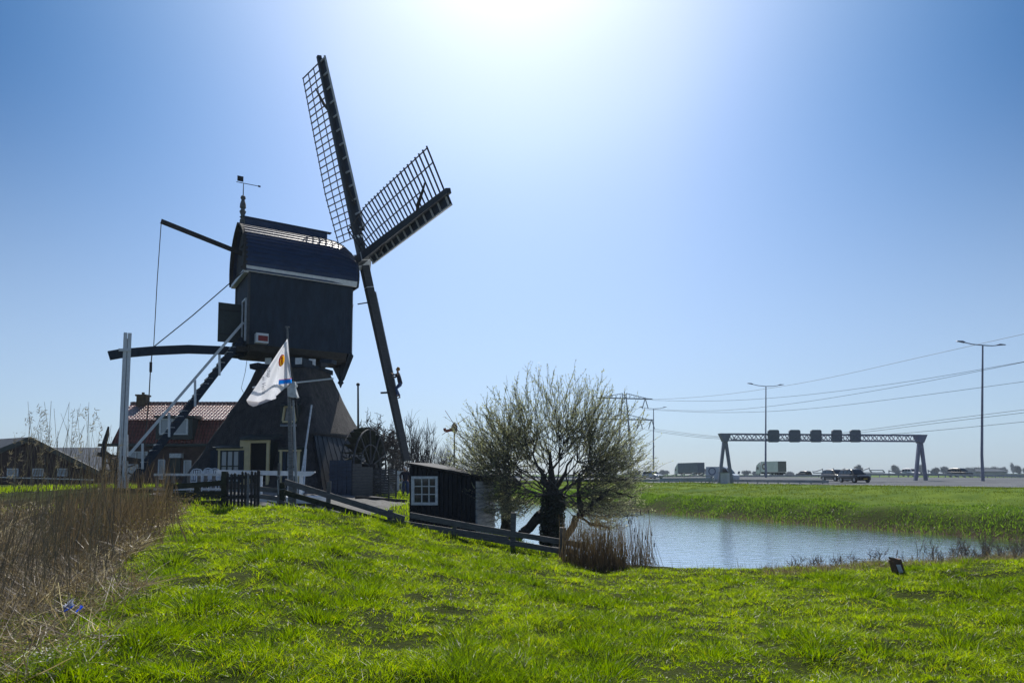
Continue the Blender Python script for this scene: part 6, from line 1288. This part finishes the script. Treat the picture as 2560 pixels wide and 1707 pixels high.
# tall flowering stems
n = 150; px = np.concatenate([RNG.uniform(70, 255, 70), RNG.uniform(10, 330, 80)]); Y = RNG.uniform(7, 9.5, n); tipy = 1186-np.concatenate([RNG.uniform(40, 180, 70), RNG.uniform(-30, 120, 80)]); X = (px-CX)/F*Y; lean_ = RNG.normal(size=n)*.16+.08
tip = np.array([at(a_, b_2, c_) for a_, b_2, c_ in zip(px, tipy, Y)]); base = np.column_stack([X-lean_*1.6, Y+RNG.normal(size=n)*.2, gz(X, Y)]); D = tip-base; Ln = np.linalg.norm(D, axis=1)
v1 = ribbons(base, D/Ln[:, None], Ln, np.full(n, .0055), RNG.normal(size=(n, 3))*.035, 5, taper=.5, tint=.2+.4*RNG.random(n))
v2 = ribbons(np.repeat(base, 3, 0)+np.repeat(D, 3, 0)*RNG.uniform(.2, .6, (n*3, 1)), unitrows(RNG.normal(size=(n*3, 3))*.3+V(.1, 0, 1)), RNG.uniform(.15, .3, n*3), np.full(n*3, .007), RNG.normal(size=(n*3, 3))*.4+V(.3, 0, -.2), 3, tint=.2+.5*RNG.random(n*3))
v, f, tt = merge([v1, v2]); stuff('tall_reed_stems', v, f, tt, 'reed_tall', 'tall thin reed stems standing against the sky on the left', 'reeds')
kk = np.arange(n)[RNG.random(n) < .35]; m_ = 16; Pt = np.repeat(tip[kk], m_, 0); dirp = np.repeat((D/Ln[:, None])[kk], m_, 0); s_ = RNG.random((len(Pt), 1)); Pt = Pt-dirp*s_*.14+RNG.normal(size=Pt.shape)*.010
v, f, tt = ribbons(Pt, unitrows(dirp*.7+RNG.normal(size=Pt.shape)*.4+V(.35, 0, -.3)), .03+.03*RNG.random(len(Pt)), np.full(len(Pt), .007), RNG.normal(size=Pt.shape)*.3, 2); stuff('reed_plumes', v, f, tt, 'plume', 'feathery grey brown plumes at the tips of the tall reeds', 'reed plumes')
def stems(px0, px1, y0, y1, n, Ya, Yb, w_, m, lean=.1, tint=(0, .6)):
    px = RNG.uniform(px0, px1, n); Y = RNG.uniform(Ya, Yb, n); ty = RNG.uniform(y0, y1, n); X = (px-CX)/F*Y; tip = np.array([at(a_, b_2, c_) for a_, b_2, c_ in zip(px, ty, Y)]); bs = np.column_stack([X-RNG.normal(size=n)*lean, Y, gz(X, Y)-.05]); bs[:, 2] = np.minimum(bs[:, 2], tip[:, 2]-.2); D = tip-bs; L_ = np.linalg.norm(D, axis=1)
    return ribbons(bs, D/L_[:, None], L_, np.full(n, w_), RNG.normal(size=(n, 3))*.06, 4, taper=.7, tint=RNG.uniform(*tint, n)), tip
(a1, _), (a2, _2), (a3, _3) = stems(1405, 1560, 1285, 1400, 1000, 17.2, 18.6, .010, 'reed_red', .12, (0, 1)), stems(1470, 1625, 1300, 1400, 420, 17, 18.2, .009, 'reed_red', .2, (0, .8)), stems(1440, 1530, 1270, 1330, 200, 17.3, 18.4, .009, 'reed_red', .15, (0, 1))
v, f, tt = merge([a1, a2, a3]); stuff('reed_clump', v, f, tt, 'reed_red', 'rusty brown reed clump at the foot of the willow', 'reeds')
rr_ = [stems(225, 310, 1110, 1215, 170, 11, 16, .009, 'reed', .22, (0, 1))[0], stems(315, 440, 1150, 1235, 190, 14, 19, .011, 'reed', .22, (0, 1))[0], stems(150, 440, 1195, 1270, 900, 12, 18, .011, 'reed', .35, (0, 1))[0]]
v, f, tt = merge(rr_); stuff('ditch_reeds', v, f, tt, 'reed_red', 'brown reed tufts standing before the foot of the white tail post and stair', 'reeds')
r_, tip = stems(1560, 1640, 1270, 1360, 34, 17, 17.8, .015, 'reed_red', .12); v, f, tt = r_; stuff('bulrush_stems', v, f, tt, 'reed_red', 'sparse bulrush stems standing before the water', 'reeds')
b_ = MB()
for p in tip[:14]: b_.tube([p-Z*.12, p-Z*.10, p-Z*.02, p], [.004, .012, .011, .003], 6)
o = b_.build('bulrush_heads', 'dark_wood'); setp(o, 'dark brown bulrush heads on the sparse stems before the water', 'bulrushes', kind='stuff')
# dry weeds on the near shore at the right
S = []
for i in range(46):
    px = (RNG.uniform(2290, 2560) if i < 32 else RNG.uniform(1960, 2290)); Yk = RNG.uniform(16.2, 17.8); base = gpoint(px, Yk); base[2] = max(base[2], -1.2); H = at(px, RNG.uniform(1338, 1392) if i < 32 else RNG.uniform(1385, 1420), Yk)[2]-base[2]; H = max(H, .25)
    for j in range(3):
        top_ = base+V(RNG.normal()*.1, RNG.normal()*.1, H*RNG.uniform(.7, 1)); P = curve_pts(base+RNG.normal(size=3)*V(.1, .1, 0), top_, 6, .03); addsegs(S, P, .007, .003)
        for k in range(9): c_ = P[RNG.integers(2, 6)]; e = c_+unit(RNG.normal(size=3)*.6+V(0, 0, 1))*RNG.uniform(.06, .22); addsegs(S, curve_pts(c_, e, 3, .1), .0045, .003)
mat('dry_stalk', (.13, .105, .085), .9, .3, 8)
v, q_ = segtubes(S, 3); o = npmesh('dry_weeds', v, q_, mats='dry_stalk'); setp(o, 'dry leafless weed stalks on the near shore around the leaning post', 'weeds', kind='stuff')
n = 9000; px = RNG.uniform(1900, 2620, n); Y = RNG.uniform(15.6, 17.6, n); X = (px-CX)/F*Y; D = unitrows(RNG.normal(size=(n, 3))*.7+V(0, 0, .6)); v, f, tt = ribbons(np.column_stack([X, Y, gz(X, Y)]), D, .08+.18*RNG.random(n)*np.interp(px, [1900, 2200, 2600], [.3, .8, 1.3]), np.full(n, .010), RNG.normal(size=(n, 3))*.4, 2, tint=.1+.8*RNG.random(n)); stuff('shore_straw', v, f, tt, 'reed', 'straw coloured dead grass along the near water edge', 'dead grass')
# sparse thin stems on the rest of the shore
(v, f, tt), _t = stems(1560, 2100, 1395, 1428, 160, 15.2, 16.5, .007, 'reed', .06); stuff('thin_shore_stems', v, f, tt, 'reed_red', 'sparse thin stems on the grass edge before the water', 'grass')
# flowers
def flowers(name, P, m, size, label, cat):
    n = len(P); D = unitrows(RNG.normal(size=(n, 3))+V(0, -.3, .3)); sz = size*(.6+.8*RNG.random(n)); v, f, tt = ribbons(P, D, sz, sz, np.zeros((n, 3)), 1, taper=.15); stuff(name, v, f, tt, m, label, cat)
n = 900; t_ = RNG.random(n); Y = 11+8*t_; X = bxf(Y)-.25+RNG.normal(size=n)*.5; flowers('yellow_blossom', np.column_stack([X, Y, gz(X, Y)+.15+.5*RNG.random(n)]), 'yellow_flower', .02, 'small dull yellow blossom heads at the edge of the reeds', 'flowers')
dz_ = np.column_stack([RNG.uniform(-9, 13, 5200), 4.5+13*RNG.random(5200)]); dz_ = dz_[vnoise(dz_[:, 0]*.9+60, dz_[:, 1]*.9) > .60]  # scattered white specks, partly daisies, partly glints painted as flowers
cl = np.concatenate([RNG.normal(size=(160, 2))*V(.22, .22)+V(-3.55, 5.45), RNG.normal(size=(90, 2))*V(.22, .16)+V(-3.5, 8.0), dz_]); ok = cl[:, 0] > bxf(cl[:, 1]); cl = cl[ok]
flowers('daisies_glints', np.column_stack([cl, gz(cl[:, 0], cl[:, 1])+.07+.05*RNG.random(len(cl))]), 'white_flower_glint', .012, 'tiny white daisies dotted through the foreground grass', 'flowers')
# litter
lt = gpoint(187, 6.9); b_ = MB(); rg = np.random.default_rng(2)
for k in range(9):
    c_ = lt+rg.normal(size=3)*V(.03, .03, .012)+Z*.12; b_.prism([c_+rg.normal(size=3)*.03, c_+rg.normal(size=3)*.03, c_+rg.normal(size=3)*.03, c_+rg.normal(size=3)*.03], V(.002, .002, .002), mi=0 if k < 6 else 1)
setp(b_.build('litter', ['cloth_white', 'cloth_blue'], origin=lt), 'crumpled white and blue plastic litter in the grass at the lower left', 'litter')

# ------------------------------------------------------------------ air
hm = bpy.data.materials.new('haze'); hm.use_nodes = True; nt = hm.node_tree; nt.nodes.remove(nt.nodes['Principled BSDF']); pv = nt.nodes.new('ShaderNodeVolumePrincipled'); pv.inputs['Color'].default_value = (.70, .84, 1, 1); pv.inputs['Density'].default_value = .00036; pv.inputs['Anisotropy'].default_value = .0
nt.links.new(pv.outputs[0], nt.nodes['Material Output'].inputs['Volume']); MATS['haze'] = hm
b_ = MB(); b_.box((0, 350, 18), (900, 0, 0), (0, 550, 0), (0, 0, 22)); setp(b_.build('haze', 'haze'), 'thin pale blue haze over the far motorway and skyline', 'haze', kind='stuff')
